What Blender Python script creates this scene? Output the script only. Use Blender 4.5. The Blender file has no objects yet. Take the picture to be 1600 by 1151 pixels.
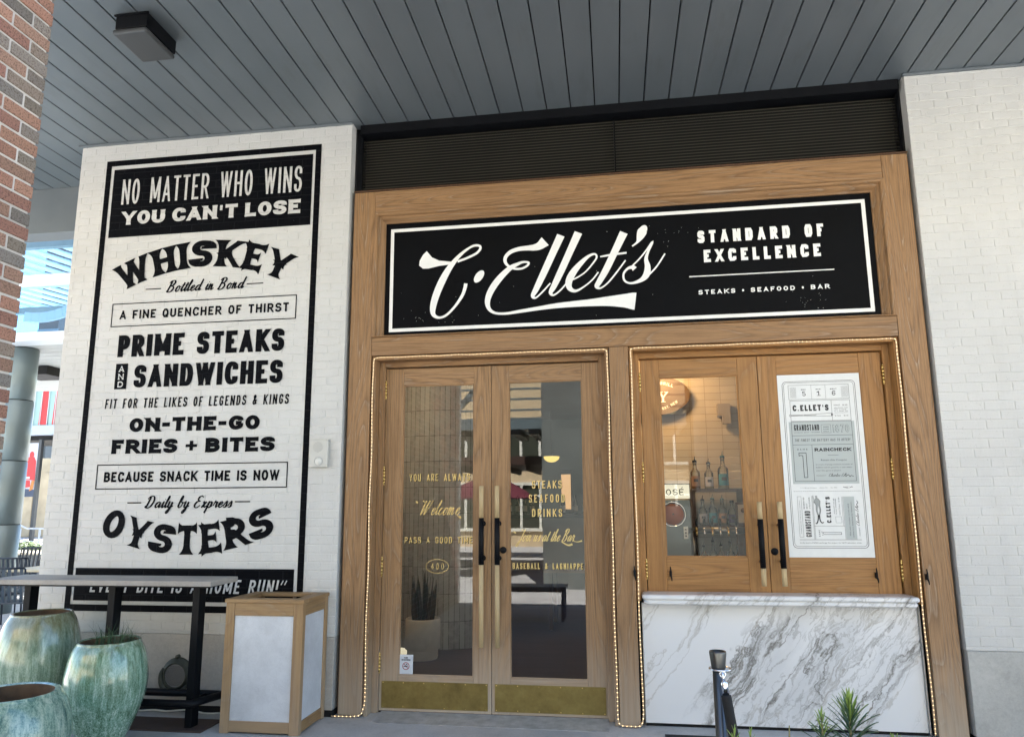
import bpy, bmesh, math, random
from mathutils import Vector, Matrix
R = math.radians
random.seed(7)
SC = bpy.context.scene
COL = SC.collection

# ---------------------------------------------------------------- camera, sky, sun, exposure
def set_camera():
    yaw, pitch, roll = -0.14430243, 0.16847445, -0.00623708
    cy, sy, cp, sp, cr, sr = math.cos(yaw), math.sin(yaw), math.cos(pitch), math.sin(pitch), math.cos(roll), math.sin(roll)
    fwd = Vector((sy*cp, cy*cp, sp)); right0 = Vector((cy, -sy, 0)); up0 = right0.cross(fwd)
    right = cr*right0 + sr*up0; up = -sr*right0 + cr*up0
    cd = bpy.data.cameras.new('camera'); co = bpy.data.objects.new('camera', cd); COL.objects.link(co)
    m = Matrix((right, up, -fwd)).transposed().to_4x4(); m.translation = (0, -5.42, 1.58)
    co.matrix_world = m
    cd.sensor_width = 36; cd.lens = 36*1092.22/1600; cd.shift_y = 28.73/1600
    cd.clip_start = 0.02; cd.clip_end = 500
    SC.camera = co
set_camera()
SUN_EL, SUN_AZ = R(58), R(14)      # azimuth clockwise from +Y: the sun stands behind the shopfront
w = bpy.data.worlds.new('World'); SC.world = w; w.use_nodes = True
nt = w.node_tree; nt.nodes.clear()
sky = nt.nodes.new('ShaderNodeTexSky'); sky.sky_type = 'NISHITA'; sky.sun_disc = False
sky.sun_elevation = SUN_EL; sky.sun_rotation = SUN_AZ; sky.air_density = 1.0; sky.dust_density = 0.15; sky.ozone_density = 2.0
bg = nt.nodes.new('ShaderNodeBackground'); bg.inputs['Strength'].default_value = 0.075
wo = nt.nodes.new('ShaderNodeOutputWorld')
nt.links.new(sky.outputs[0], bg.inputs[0]); nt.links.new(bg.outputs[0], wo.inputs[0])
sl = bpy.data.lights.new('sun', 'SUN'); sl.energy = 5.0; sl.angle = R(0.5); sl.color = (1, .97, .92)
so = bpy.data.objects.new('sun', sl); COL.objects.link(so)
sd = Vector((math.sin(SUN_AZ)*math.cos(SUN_EL), math.cos(SUN_AZ)*math.cos(SUN_EL), math.sin(SUN_EL)))
so.rotation_euler = (-sd).to_track_quat('-Z', 'Y').to_euler(); so.location = (0, 0, 30)
SC.view_settings.view_transform = 'Standard'; SC.view_settings.look = 'None'
SC.view_settings.exposure = 3.0; SC.view_settings.gamma = 1.0; SC.view_settings.use_curve_mapping = False
SC.cycles.max_bounces = 10; SC.cycles.transparent_max_bounces = 16; SC.cycles.diffuse_bounces = 5
SC.cycles.use_denoising = True
SC.cycles.sample_clamp_indirect = 6

# ---------------------------------------------------------------- mesh and object helpers
class MB:
    """collects quads, boxes, tubes and lathes; build() links them as one mesh object"""
    def __init__(s): s.v, s.f, s.m, s.sm, s.c = [], [], [], [], []
    def add(s, vs, fs, m=0, smooth=False, col=None):
        o = len(s.v); s.v += [tuple(p) for p in vs]
        for f in fs:
            s.f.append([i+o for i in f]); s.m.append(m); s.sm.append(smooth); s.c.append(col)
        return s
    def box(s, x0, x1, y0, y1, z0, z1, m=0, col=None):
        vs = [(x0,y0,z0),(x1,y0,z0),(x1,y1,z0),(x0,y1,z0),(x0,y0,z1),(x1,y0,z1),(x1,y1,z1),(x0,y1,z1)]
        return s.add(vs, [(3,2,1,0),(4,5,6,7),(0,1,5,4),(1,2,6,5),(2,3,7,6),(3,0,4,7)], m, False, col)
    def bar(s, a, b, wx, wz, m=0, up=(0,0,1)):
        a, b = Vector(a), Vector(b); d = (b-a).normalized(); u = Vector(up)
        if abs(d.dot(u)) > .99: u = Vector((0,1,0))
        sd_ = d.cross(u).normalized()*wx/2; u2 = sd_.cross(d).normalized()*wz/2
        vs = [a-sd_-u2, a+sd_-u2, a+sd_+u2, a-sd_+u2, b-sd_-u2, b+sd_-u2, b+sd_+u2, b-sd_+u2]
        return s.add(vs, [(0,1,2,3),(7,6,5,4),(4,5,1,0),(5,6,2,1),(6,7,3,2),(7,4,0,3)], m)
    def tube(s, pts, r, n=10, m=0, closed=False, caps=True):
        pts = [Vector(p) for p in pts]; k = len(pts); rs = r if isinstance(r, (list, tuple)) else [r]*k
        vs, fs = [], []; nrm = None
        for i, p in enumerate(pts):
            if closed: t = (pts[(i+1) % k]-pts[i-1]).normalized()
            else: t = (pts[min(i+1, k-1)]-pts[max(i-1, 0)]).normalized()
            if nrm is None:
                nrm = t.orthogonal().normalized()
            nrm = (nrm - t*nrm.dot(t)).normalized(); bn = t.cross(nrm)
            for j in range(n):
                a = 2*math.pi*j/n; vs.append(p+(nrm*math.cos(a)+bn*math.sin(a))*rs[i])
        for i in range(k if closed else k-1):
            i2 = (i+1) % k
            for j in range(n): fs.append((i*n+j, i*n+(j+1) % n, i2*n+(j+1) % n, i2*n+j))
        s.add(vs, fs, m, True)
        if caps and not closed:
            o = len(s.v)-len(vs)
            s.f.append([o+j for j in range(n)][::-1]); s.f.append([o+(k-1)*n+j for j in range(n)])
            s.m += [m, m]; s.sm += [False, False]; s.c += [None, None]
        return s
    def lathe(s, prof, c=(0,0,0), n=40, m=0, axis='z', smooth=True):
        vs, fs = [], []; k = len(prof)
        for r_, h in prof:
            for j in range(n):
                a = 2*math.pi*j/n; p = (r_*math.cos(a), r_*math.sin(a), h)
                if axis == 'y': p = (p[0], h, p[1])
                if axis == 'x': p = (h, p[0], p[1])
                vs.append((p[0]+c[0], p[1]+c[1], p[2]+c[2]))
        for i in range(k-1):
            for j in range(n):
                q = (i*n+j, i*n+(j+1) % n, (i+1)*n+(j+1) % n, (i+1)*n+j)
                fs.append(q if axis != 'y' else q[::-1])
        return s.add(vs, fs, m, smooth)
    def build(s, name, mats, parent=None, bevel=0, bseg=2, solid=0):
        me = bpy.data.meshes.new(name)
        off = Vector((0,0,0))
        p = parent
        while p is not None: off += Vector(p.location); p = p.parent
        me.from_pydata([(v[0]-off.x, v[1]-off.y, v[2]-off.z) for v in s.v], [], s.f)
        if not isinstance(mats, (list, tuple)): mats = [mats]
        for mm in mats: me.materials.append(mm)
        me.polygons.foreach_set('material_index', s.m); me.polygons.foreach_set('use_smooth', s.sm)
        if any(c is not None for c in s.c):
            at = me.color_attributes.new('unit_color', 'FLOAT_COLOR', 'CORNER'); d = []
            for pl in me.polygons:
                c = s.c[pl.index] or (.5,.5,.5)
                for _ in pl.loop_indices: d += [c[0], c[1], c[2], 1]
            at.data.foreach_set('color', d)
        me.update()
        o = bpy.data.objects.new(name, me); COL.objects.link(o)
        if parent is not None: o.parent = parent
        if bevel:
            b = o.modifiers.new('bevel', 'BEVEL'); b.width = bevel; b.segments = bseg; b.limit_method = 'ANGLE'; b.angle_limit = R(40)
        return o

def tag(o, label=None, cat=None, group=None, kind=None):
    if label: o['label'] = label
    if cat: o['category'] = cat
    if group: o['group'] = group
    if kind: o['kind'] = kind
    return o
def empty(name, loc, label, cat, group=None):
    o = bpy.data.objects.new(name, None); COL.objects.link(o); o.location = loc; o.empty_display_size = .1
    return tag(o, label, cat, group)
def kids(o): return [c for c in COL.objects if c.parent == o]
def copy_tree(o, parent=None):
    c = o.copy(); COL.objects.link(c)
    if parent is not None: c.parent = parent
    for ch in kids(o): copy_tree(ch, c)
    return c
def circle(c, r, n, axis='z'):
    out = []
    for i in range(n):
        a = 2*math.pi*i/n; u, v = r*math.cos(a), r*math.sin(a)
        out.append({'z': (c[0]+u, c[1]+v, c[2]), 'y': (c[0]+u, c[1], c[2]+v), 'x': (c[0], c[1]+u, c[2]+v)}[axis])
    return out

# ---------------------------------------------------------------- materials
class NT:
    def __init__(s, name):
        s.mat = bpy.data.materials.new(name); s.mat.use_nodes = True; s.t = s.mat.node_tree; s.t.nodes.clear()
        s.out = s.t.nodes.new('ShaderNodeOutputMaterial')
    def n(s, typ, ins=None, **kw):
        nd = s.t.nodes.new('ShaderNode'+typ)
        for k, v in kw.items(): setattr(nd, k, v)
        for k, v in (ins or {}).items():
            if isinstance(v, bpy.types.NodeSocket): s.t.links.new(v, nd.inputs[k])
            else: nd.inputs[k].default_value = v
        return nd
    def math(s, op, a, b=0.0, c=None, clamp=False):
        ins = {0: a, 1: b}
        if c is not None: ins[2] = c
        return s.n('Math', ins, operation=op, use_clamp=clamp).outputs[0]
    def vmath(s, op, a, b=(0,0,0)): return s.n('VectorMath', {0: a, 1: b}, operation=op).outputs[0]
    def mix(s, f, a, b, blend='MIX'):
        nd = s.n('Mix', data_type='RGBA', blend_type=blend)
        for i, v in ((0, f), (6, a), (7, b)):
            if isinstance(v, bpy.types.NodeSocket): s.t.links.new(v, nd.inputs[i])
            else: nd.inputs[i].default_value = (*v, 1) if isinstance(v, tuple) and len(v) == 3 else v
        return nd.outputs[2]
    def ramp(s, f, stops):
        nd = s.n('ValToRGB', {0: f}); el = nd.color_ramp.elements
        while len(el) < len(stops): el.new(.5)
        for e, (p, c) in zip(el, stops):
            e.position = p; e.color = (*c, 1) if isinstance(c, tuple) else (c, c, c, 1)
        return nd.outputs[0]
    def noise(s, vec, scale, detail=3, rough=.5, dist=0):
        return s.n('TexNoise', {'Vector': vec, 'Scale': scale, 'Detail': detail, 'Roughness': rough, 'Distortion': dist}).outputs[0]
    def pos(s, scale=(1,1,1), rnd=False):
        p = s.n('NewGeometry').outputs['Position']
        if rnd:
            r_ = s.n('ObjectInfo').outputs['Random']
            p = s.vmath('ADD', p, s.vmath('MULTIPLY', s.n('CombineXYZ', {0: r_, 1: r_, 2: r_}).outputs[0], (37.1, 51.7, 23.9)))
        return s.vmath('MULTIPLY', p, scale)
    def obj(s, scale=(1,1,1)):
        return s.vmath('MULTIPLY', s.n('TexCoord').outputs['Object'], scale)
    def bump(s, h, strength=.3, dist=.005, normal=None):
        ins = {'Height': h, 'Strength': strength, 'Distance': dist}
        if normal is not None: ins['Normal'] = normal
        return s.n('Bump', ins).outputs[0]
    def pbsdf(s, color, rough=.6, metal=0.0, normal=None, spec=.5, **kw):
        ins = {'Base Color': (*color, 1) if isinstance(color, tuple) and len(color) == 3 else color, 'Roughness': rough, 'Metallic': metal, 'Specular IOR Level': spec}
        ins.update(kw)
        if normal is not None: ins['Normal'] = normal
        b = s.n('BsdfPrincipled', ins); s.t.links.new(b.outputs[0], s.out.inputs[0]); return s.mat

def plain(name, color, rough=.6, metal=0.0, var=.0, scale=6, bump=0, spec=.5):
    t = NT(name); c = color; nrm = None
    if var:
        n_ = t.noise(t.obj(), scale, 5, .6)
        lo = tuple(max(0, x*(1-var)) for x in color); hi = tuple(x*(1+var) for x in color)
        c = t.ramp(n_, [(.3, lo), (.7, hi)])
        rough = t.math('MULTIPLY_ADD', n_, .25, rough-.12)
    if bump: nrm = t.bump(t.noise(t.obj(), 160, 4, .7), bump, .002)
    return t.pbsdf(c, rough, metal, nrm, spec)
def glow(name, color, strength):
    t = NT(name); e = t.n('Emission', {0: (*color, 1), 1: strength}); t.t.links.new(e.outputs[0], t.out.inputs[0]); return t.mat
def glass(name, tint=(.93,.95,.94), boost=2.0, ior=1.5):
    t = NT(name); fr = t.n('Fresnel', {'IOR': ior}).outputs[0]
    f = t.math('MULTIPLY', fr, boost, clamp=True)
    a = t.n('BsdfTransparent', {0: (*tint, 1)}); g = t.n('BsdfGlossy', {'Color': (1,1,1,1), 'Roughness': .0})
    mx = t.n('MixShader', {0: f, 1: a.outputs[0], 2: g.outputs[0]}); t.t.links.new(mx.outputs[0], t.out.inputs[0]); return t.mat

def brick_height(t, off=(0,0,0)):
    p = t.n('NewGeometry').outputs['Position']
    sp = t.n('SeparateXYZ', {0: t.vmath('ADD', p, off)}).outputs
    v = t.n('CombineXYZ', {0: sp[0], 1: sp[2], 2: 0.0}).outputs[0]
    b = t.n('TexBrick', {'Vector': v, 'Scale': 1.0, 'Mortar Size': .0045, 'Mortar Smooth': .35, 'Brick Width': .2032, 'Row Height': .0677}, offset=.5)
    return t.math('SUBTRACT', 1.0, b.outputs['Fac'])
def masonry_paint(name, color, joints=False, rough=.62, chip=0):
    t = NT(name); p = t.pos()
    n1 = t.noise(t.pos((1.2, 1, .5)), 60, 5, .72); n2 = t.noise(p, 320, 3, .6)
    vo = t.n('TexVoronoi', {'Vector': t.pos((1, 1, .6)), 'Scale': 95.0}).outputs['Distance']
    pit = t.math('LESS_THAN', t.math('ADD', vo, t.math('MULTIPLY', t.noise(p, 30, 2), .6)), .365)
    h = t.math('ADD', t.math('MULTIPLY', n1, 1.0), t.math('MULTIPLY', n2, .35))
    h = t.math('SUBTRACT', h, t.math('MULTIPLY', pit, .5))
    if joints: h = t.math('ADD', h, t.math('MULTIPLY', brick_height(t), 3.0))
    lo = tuple(x*.93 for x in color)
    c = t.ramp(t.noise(p, 2.3, 4, .6), [(.35, lo), (.65, color)])
    c = t.mix(t.math('MULTIPLY', pit, .7), c, tuple(x*.28 for x in color) if not joints else tuple(x*1.2+.001 for x in color))
    if not joints:
        dr = t.ramp(t.noise(t.pos((1, 1, .12)), 7, 4, .6), [(.52, 0.0), (.75, 1.0)])
        c = t.mix(t.math('MULTIPLY', dr, .13), c, (.36, .345, .31))
    else:
        c = t.mix(t.math('MULTIPLY', t.math('SUBTRACT', 1.0, brick_height(t)), .5), c, (.016, .017, .02) if color[0] < .3 else (.40, .39, .36))
    if chip:
        ch = t.math('MULTIPLY', t.math('GREATER_THAN', t.noise(t.pos((1,1,.6)), 75, 4, .72), 1-chip), .8)
        c = t.mix(ch, c, (.6,.6,.58) if color[0] < .3 else (.1,.1,.1))
    return t.pbsdf(c, rough, 0, t.bump(h, .8, .005), .05 if joints else .3)

def wood(name, axis, light, dark, pale, lim=.5, weather=0.0, rings=9.0, rough=.55):
    t = NT(name)
    sc = {'x': (.10, 1, 1), 'z': (1, 1, .10), 'y': (1, .10, 1)}[axis]
    fi = {'x': (.03, 1, 1), 'z': (1, 1, .03), 'y': (1, .03, 1)}[axis]
    p = t.pos(sc, True); pf = t.pos(fi, True)
    a = t.noise(p, 3.6, 1.5, .4)
    ring = t.math('FRACT', t.math('MULTIPLY', a, rings*3.4))
    saw = t.math('MULTIPLY', ring, t.math('SUBTRACT', 1.0, ring)); saw = t.math('MULTIPLY', saw, 4.0)
    fine = t.noise(pf, 105, 6, .74); pore = t.noise(pf, 420, 2, .5); big = t.noise(p, 1.7, 3, .5)
    g = t.math('ADD', t.math('MULTIPLY', saw, .22), t.math('MULTIPLY', fine, .98))
    c = t.ramp(g, [(.40, dark), (.60, tuple((x+y)/2 for x, y in zip(dark, light))), (.78, light)])
    c = t.mix(t.math('MULTIPLY', t.ramp(big, [(.35, 0.0), (.7, 1.0)]), .45), c, tuple(x*.72 for x in light))
    # limed grain: pale filler left in the open pores of the late wood
    edge = t.ramp(ring, [(.0, 1.0), (.07, .6), (.18, .0), (.95, .0), (1.0, 1.0)])
    lm = t.math('MULTIPLY', edge, t.ramp(fine, [(.40, 0.0), (.62, 1.0)]))
    c = t.mix(t.math('MULTIPLY', lm, lim, clamp=True), c, pale)
    c = t.mix(t.math('MULTIPLY', t.ramp(pore, [(.60, 0.0), (.72, 1.0)]), .5), c, tuple(x*.45 for x in dark))
    if weather:
        z = t.n('SeparateXYZ', {0: t.n('NewGeometry').outputs['Position']}).outputs[2]
        wz = t.ramp(t.math('ADD', t.math('MULTIPLY', z, .9), t.math('MULTIPLY', t.math('SUBTRACT', t.noise(pf, 60, 3, .6), .5), .55)), [(.0, 1.0), (.16, .72), (.55, .12), (.95, 0.0)])
        c = t.mix(t.math('MULTIPLY', wz, weather), c, (.50, .43, .34))
    rn = t.n('ObjectInfo').outputs['Random']
    c = t.mix(t.math('MULTIPLY', rn, .32), c, tuple(x*.55 for x in light))
    nrm = t.bump(t.math('SUBTRACT', fine, t.math('MULTIPLY', pore, .6)), .3, .002)
    return t.pbsdf(c, rough, 0, nrm, .4)

M = {}
M['white_paint'] = masonry_paint('white_painted_brick', (.585, .58, .555))
M['mortar_paint'] = masonry_paint('white_painted_mortar', (.59, .585, .56))
M['black_paint'] = masonry_paint('black_painted_brick', (.0025, .003, .005), True, .6, .275)
M['text_black'] = masonry_paint('black_lettering_paint', (.0025, .003, .0045), True, .6, .275)
M['text_white'] = masonry_paint('white_lettering_paint', (.61, .60, .575), True, .6, .28)
OAKL, OAKD, PALE = (.375, .212, .095), (.115, .055, .020), (.52, .42, .31)
M['oak_v'] = wood('limed_oak_upright', 'z', OAKL, OAKD, PALE, .65, .75)
M['oak_h'] = wood('limed_oak_level', 'x', OAKL, OAKD, PALE, .65, .0)
M['oak_y'] = wood('limed_oak_deep', 'y', OAKL, OAKD, PALE, .3, .0)
DL, DD = (.385, .226, .106), (.125, .063, .024)
M['door_v'] = wood('door_oak_upright', 'z', DL, DD, PALE, .4, .9, 7)
M['door_h'] = wood('door_oak_level', 'x', DL, DD, PALE, .5, .9, 10)
GL, GD = (.44, .222, .072), (.175, .076, .020)
M['gold_v'] = wood('golden_oak_upright', 'z', GL, GD, (.60, .44, .26), .35, .0, 6)
M['gold_h'] = wood('golden_oak_level', 'x', GL, GD, (.60, .44, .26), .35, .0, 8)
M['dark_oak'] = wood('dark_stained_oak', 'z', (.11, .055, .026), (.05, .024, .012), (.2, .13, .08), .1)
M['black'] = plain('black_metal', (.004, .0045, .006), .5, .0, .2, 6, 0, .18)
M['black_soft'] = plain('black_rubber', (.007, .007, .008), .8)
M['void'] = plain('unlit_dark_cavity', (.006, .006, .006), .9)
M['louvre'] = plain('dark_bronze_louvre', (.044, .039, .027), .5, .1, .2, 3)
M['sign_black'] = plain('sign_black_gloss', (.003, .0035, .0045), .5, 0, .25, 2, 0, .07)
M['sign_white'] = plain('sign_white', (.80, .80, .77), .5, 0, .04, 8)
M['brass'] = plain('polished_brass', (.78, .56, .20), .28, 1.0, .15, 30)
M['gold_leaf'] = plain('gold_leaf', (.54, .42, .18), .4, .7)
M['chrome'] = plain('chrome', (.75, .77, .8), .1, 1.0)
M['gunmetal'] = plain('gunmetal', (.13, .13, .125), .3, 1.0)
M['white_plastic'] = plain('white_plastic', (.72, .72, .68), .45, 0, .05)
M['glass'] = glass('window_glass'); M['hatch_glass'] = glass('hatch_glass', (.95,.95,.93), 1.35)
M['clear'] = glass('bottle_glass', (.93, .95, .93), 1.2)

def canopy_metal(boards=False):
    t = NT('blue_grey_painted_metal'); n_ = t.noise(t.pos((1, .3, 1)), 3, 3, .5)
    c = t.ramp(n_, [(.3, (.142, .164, .178)), (.7, (.168, .190, .203))])
    if boards:
        sx = t.n('SeparateXYZ', {0: t.n('NewGeometry').outputs['Position']}).outputs[0]
        wn = t.n('TexWhiteNoise', {'W': t.math('FLOOR', t.math('DIVIDE', t.math('ADD', sx, 4.755), .2035))}, noise_dimensions='1D').outputs[0]
        c = t.mix(t.math('MULTIPLY', wn, .16), c, (.11, .127, .138))
        c = t.mix(t.math('MULTIPLY', t.ramp(t.noise(t.pos((1, .2, 1)), 9, 4, .65), [(.55, 0.0), (.8, 1.0)]), .35), c, (.10, .105, .10))
    return t.pbsdf(c, t.math('MULTIPLY_ADD', n_, .2, .34), .25, t.bump(t.noise(t.pos(), 3.0, 2), .05, .01), .5)
M['canopy'] = canopy_metal(); M['ceiling'] = canopy_metal(True)
M['steel_blue'] = plain('blue_grey_column_paint', (.15, .19, .20), .4, .2, .08, 2)

def concrete(name, c0, scale=1.0, rough=.85, joints=False):
    t = NT(name); p = t.pos()
    a = t.noise(p, 1.6*scale, 6, .62); b = t.noise(p, 60*scale, 5, .7); d = t.noise(p, 300*scale, 2, .5)
    f = t.math('ADD', t.math('MULTIPLY', a, .6), t.math('ADD', t.math('MULTIPLY', b, .3), t.math('MULTIPLY', d, .15)))
    c = t.ramp(f, [(.36, tuple(x*.68 for x in c0)), (.66, tuple(x*1.15 for x in c0))])
    st = t.ramp(t.noise(p, 5.5, 3, .6), [(.60, 0.0), (.74, 1.0)])
    c = t.mix(t.math('MULTIPLY', st, .35), c, tuple(x*.5 for x in c0))
    return t.pbsdf(c, rough, 0, t.bump(b, .25, .003), .3)
M['pavement'] = concrete('concrete_pavement', (.47, .465, .45))
M['plaza'] = concrete('plaza_paving', (.43, .42, .405), .6)
M['stone'] = concrete('cast_stone', (.43, .405, .365), .45, .75)
M['stone_cool'] = concrete('cast_stone_cool', (.40, .395, .37), .45, .75)
M['table_concrete'] = concrete('cast_concrete_top', (.38, .35, .31), 1.6, .6)
M['pier_stone'] = concrete('green_grey_stone', (.17, .185, .175), .8, .5)
M['rust'] = concrete('rusty_steel_plate', (.085, .058, .048), 2.2, .7)

def marble():
    t = NT('white_veined_marble')
    g = t.pos((1, 1, 1))
    rot = t.n('Mapping', {'Vector': g, 'Rotation': (0, R(-36), 0)}).outputs[0]; rot = t.vmath('MULTIPLY', rot, (1.0, 1.0, .15))
    wv = t.vmath('ADD', rot, t.vmath('MULTIPLY', t.n('TexNoise', {'Vector': g, 'Scale': 3.2, 'Detail': 6.0, 'Roughness': .62}).outputs[1], (.15, .15, .06)))
    def vein(sc, w0, dist):
        n_ = t.noise(wv, sc, 5, .55, dist); e = t.math('ABSOLUTE', t.math('SUBTRACT', n_, .5))
        return t.ramp(e, [(0.0, 1.0), (w0, .55), (w0*3.0, 0.0)])
    zone = t.ramp(t.noise(rot, 2.7, 2, .5), [(.45, 0.0), (.56, 1.0)])
    v1 = t.math('MULTIPLY', vein(4.6, .009, .5), zone); v2 = t.math('MULTIPLY', vein(14, .016, 1.2), zone)
    v3 = t.math('MULTIPLY', vein(2.6, .004, .4), .8)
    cloud = t.math('MULTIPLY', t.ramp(t.noise(wv, 3.5, 5, .6), [(.44, 0.0), (.72, 1.0)]), zone)
    c = t.mix(t.math('MULTIPLY', cloud, .42), (.74, .745, .745), (.36, .38, .40))
    c = t.mix(t.math('MULTIPLY', v2, .5), c, (.20, .195, .18))
    c = t.mix(t.math('MULTIPLY', v1, .85), c, (.13, .12, .10))
    c = t.mix(t.math('MULTIPLY', v3, .6), c, (.32, .29, .24))
    return t.pbsdf(c, .22, 0, None, .5)
M['marble'] = marble()

def glaze(name, a, b, cc, seed):
    t = NT(name); o = t.obj()
    drip = t.vmath('MULTIPLY', o, (1, 1, .10)); drip = t.vmath('ADD', drip, (seed, seed*.7, 0))
    o2 = t.vmath('ADD', o, (seed, 0, seed))
    z = t.n('SeparateXYZ', {0: o}).outputs[2]
    n1 = t.noise(drip, 34, 6, .72, .4); n2 = t.noise(t.vmath('MULTIPLY', o2, (1, 1, .6)), 150, 4, .75); n3 = t.noise(o2, 3.2, 3, .55)
    z = t.n('SeparateXYZ', {0: o}).outputs[2]
    f = t.math('ADD', t.math('MULTIPLY', n1, 1.0), t.math('MULTIPLY', t.math('SUBTRACT', n2, .5), t.ramp(z, [(.05, 1.25), (.6, .35)])))
    c = t.ramp(f, [(.24, tuple(x*.42 for x in a)), (.40, a), (.54, b), (.72, (.56, .66, .54))])
    c = t.mix(t.ramp(n3, [(.58, 0.0), (.76, .35)]), c, t.ramp(f, [(.25, tuple(x*.5 for x in cc)), (.55, cc), (.75, (.45, .50, .40))]))
    br = t.ramp(t.math('ADD', z, t.math('MULTIPLY', t.noise(drip, 22, 3), .22)), [(.70, 0.0), (.86, .6)])
    c = t.mix(br, c, (.20, .15, .055))
    return t.pbsdf(c, t.math('MULTIPLY_ADD', n2, .3, .02), 0, t.bump(t.math('ADD', n2, n1), .16, .003), .6, **{'Coat Weight': .7, 'Coat Roughness': .07})
M['glaze_a'] = glaze('green_drip_glaze', (.115, .215, .125), (.25, .41, .295), (.22, .22, .10), 1.3)
M['glaze_b'] = glaze('olive_drip_glaze', (.15, .235, .155), (.31, .41, .295), (.25, .26, .12), 4.1)
M['glaze_c'] = glaze('blue_green_glaze', (.11, .235, .19), (.33, .47, .36), (.20, .30, .38), 8.6)
M['soil'] = plain('dark_soil', (.045, .028, .018), .95, 0, .5, 40, .8)

# ---------------------------------------------------------------- sign painter's lettering: strokes turned into flat polygons
def fillet(pts, frac, nseg, closed=False):
    out = []; k = len(pts)
    for i in range(k):
        p = Vector(pts[i])
        if not closed and i in (0, k-1): out.append(p); continue
        a, b = Vector(pts[i-1]), Vector(pts[(i+1) % k])
        f = frac
        A = p+(a-p)*f; B = p+(b-p)*f; O = A+B-p
        for j in range(nseg+1):
            th = math.pi/2*j/nseg
            out.append(O+(A-O)*math.cos(th)+(B-O)*math.sin(th) if nseg > 1 else (A if j == 0 else B))
    res = [out[0]]
    for q in out[1:]:
        if (q-res[-1]).length > 1e-6: res.append(q)
    if closed and (res[0]-res[-1]).length < 1e-6: res.pop()
    return res
def ribbon(pts, wd, closed=False, round_end=False):
    """quads along a 2D polyline; wd = full width or list"""
    pts = [Vector(p[:2]) for p in pts]; k = len(pts); W = wd if isinstance(wd, (list, tuple)) else [wd]*k
    L, Rr = [], []
    for i in range(k):
        if closed: a, b = pts[i-1], pts[(i+1) % k]
        else: a, b = pts[max(i-1, 0)], pts[min(i+1, k-1)]
        d1 = (pts[i]-a); d2 = (b-pts[i])
        if d1.length < 1e-9: d1 = d2
        if d2.length < 1e-9: d2 = d1
        d1 = d1.normalized(); d2 = d2.normalized(); d = (d1+d2)
        d = d.normalized() if d.length > 1e-6 else d1
        nn = Vector((-d.y, d.x)); c = max(.55, abs(nn.dot(Vector((-d1.y, d1.x)))))
        L.append(pts[i]+nn*W[i]/2/c); Rr.append(pts[i]-nn*W[i]/2/c)
    polys = [[L[i], Rr[i], Rr[(i+1) % k], L[(i+1) % k]] for i in range(k if closed else k-1)]
    return polys
def clip(poly, ax, val, keep_less):
    out = []
    for i in range(len(poly)):
        a, b = poly[i], poly[(i+1) % len(poly)]
        ina = (a[ax] <= val) == keep_less; inb = (b[ax] <= val) == keep_less
        if ina: out.append(a)
        if ina != inb:
            t = (val-a[ax])/(b[ax]-a[ax]); out.append(a+(b-a)*t)
    return out
GL_ = {}
def G(ch, w, *st): GL_[ch] = (w, st)
# stroke kinds: s straight with ends run out to the letter's edge, n straight as it is, d diagonal clipped to the letter's height, f filleted, o filleted and closed
G('A', 1.08, ('d',(0,0),(.5,1)), ('d',(1,0),(.5,1)), ('n',(.2,.27),(.8,.27)))
G('B', 1, ('s',(0,0),(0,1)), ('f',(0,1),(.93,1),(.93,.53),(0,.53)), ('f',(0,.53),(1,.53),(1,0),(0,0)))
G('C', 1, ('f',(1,.68),(1,1),(0,1),(0,0),(1,0),(1,.32)))
G('D', 1, ('s',(0,0),(0,1)), ('f',(0,1),(1,1),(1,0),(0,0)))
G('E', .88, ('s',(0,0),(0,1)), ('s',(0,1),(1,1)), ('n',(0,.52),(.95,.52)), ('s',(0,0),(1,0)))
G('F', .86, ('s',(0,0),(0,1)), ('s',(0,1),(1,1)), ('n',(0,.5),(.95,.5)))
G('G', 1, ('f',(1,.7),(1,1),(0,1),(0,0),(1,0),(1,.44)), ('n',(.5,.46),(1.12,.46)))
G('H', 1, ('s',(0,0),(0,1)), ('s',(1,0),(1,1)), ('n',(0,.51),(1,.51)))
G('I', 0, ('s',(.5,0),(.5,1)))
G('J', .9, ('n',(1,1.1),(1,.5)), ('f',(1,.6),(1,0),(0,0),(0,.3)))
G('K', 1.04, ('s',(0,0),(0,1)), ('d',(.0,.36),(.98,1)), ('d',(.32,.56),(1.02,0)))
G('L', .82, ('s',(0,0),(0,1)), ('s',(0,0),(1,0)))
G('M', 1.3, ('s',(0,0),(0,1)), ('s',(1,0),(1,1)), ('d',(.0,1),(.5,.12)), ('d',(1,1),(.5,.12)))
G('N', 1.05, ('s',(0,0),(0,1)), ('s',(1,0),(1,1)), ('d',(.0,1),(1,0)))
G('O', 1, ('o',(0,0),(0,1),(1,1),(1,0)))
G('P', .95, ('s',(0,0),(0,1)), ('f',(0,1),(1,1),(1,.44),(0,.44)))
G('Q', 1, ('o',(0,0),(0,1),(1,1),(1,0)), ('n',(.62,.3),(1.05,-.12)))
G('R', 1, ('s',(0,0),(0,1)), ('f',(0,1),(.97,1),(.97,.47),(0,.47)), ('d',(.45,.5),(1.02,0)))
G('S', .96, ('f',(.97,.72),(.97,1),(0,1),(0,.53),(1,.51),(1,0),(0,0),(0,.28)))
G('T', .92, ('s',(0,1),(1,1)), ('s',(.5,0),(.5,1)))
G('U', 1, ('n',(0,1.12),(0,.45)), ('f',(0,.6),(0,0),(1,0),(1,.6)), ('n',(1,1.12),(1,.45)))
G('V', 1.05, ('d',(0,1),(.5,0)), ('d',(1,1),(.5,0)))
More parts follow.
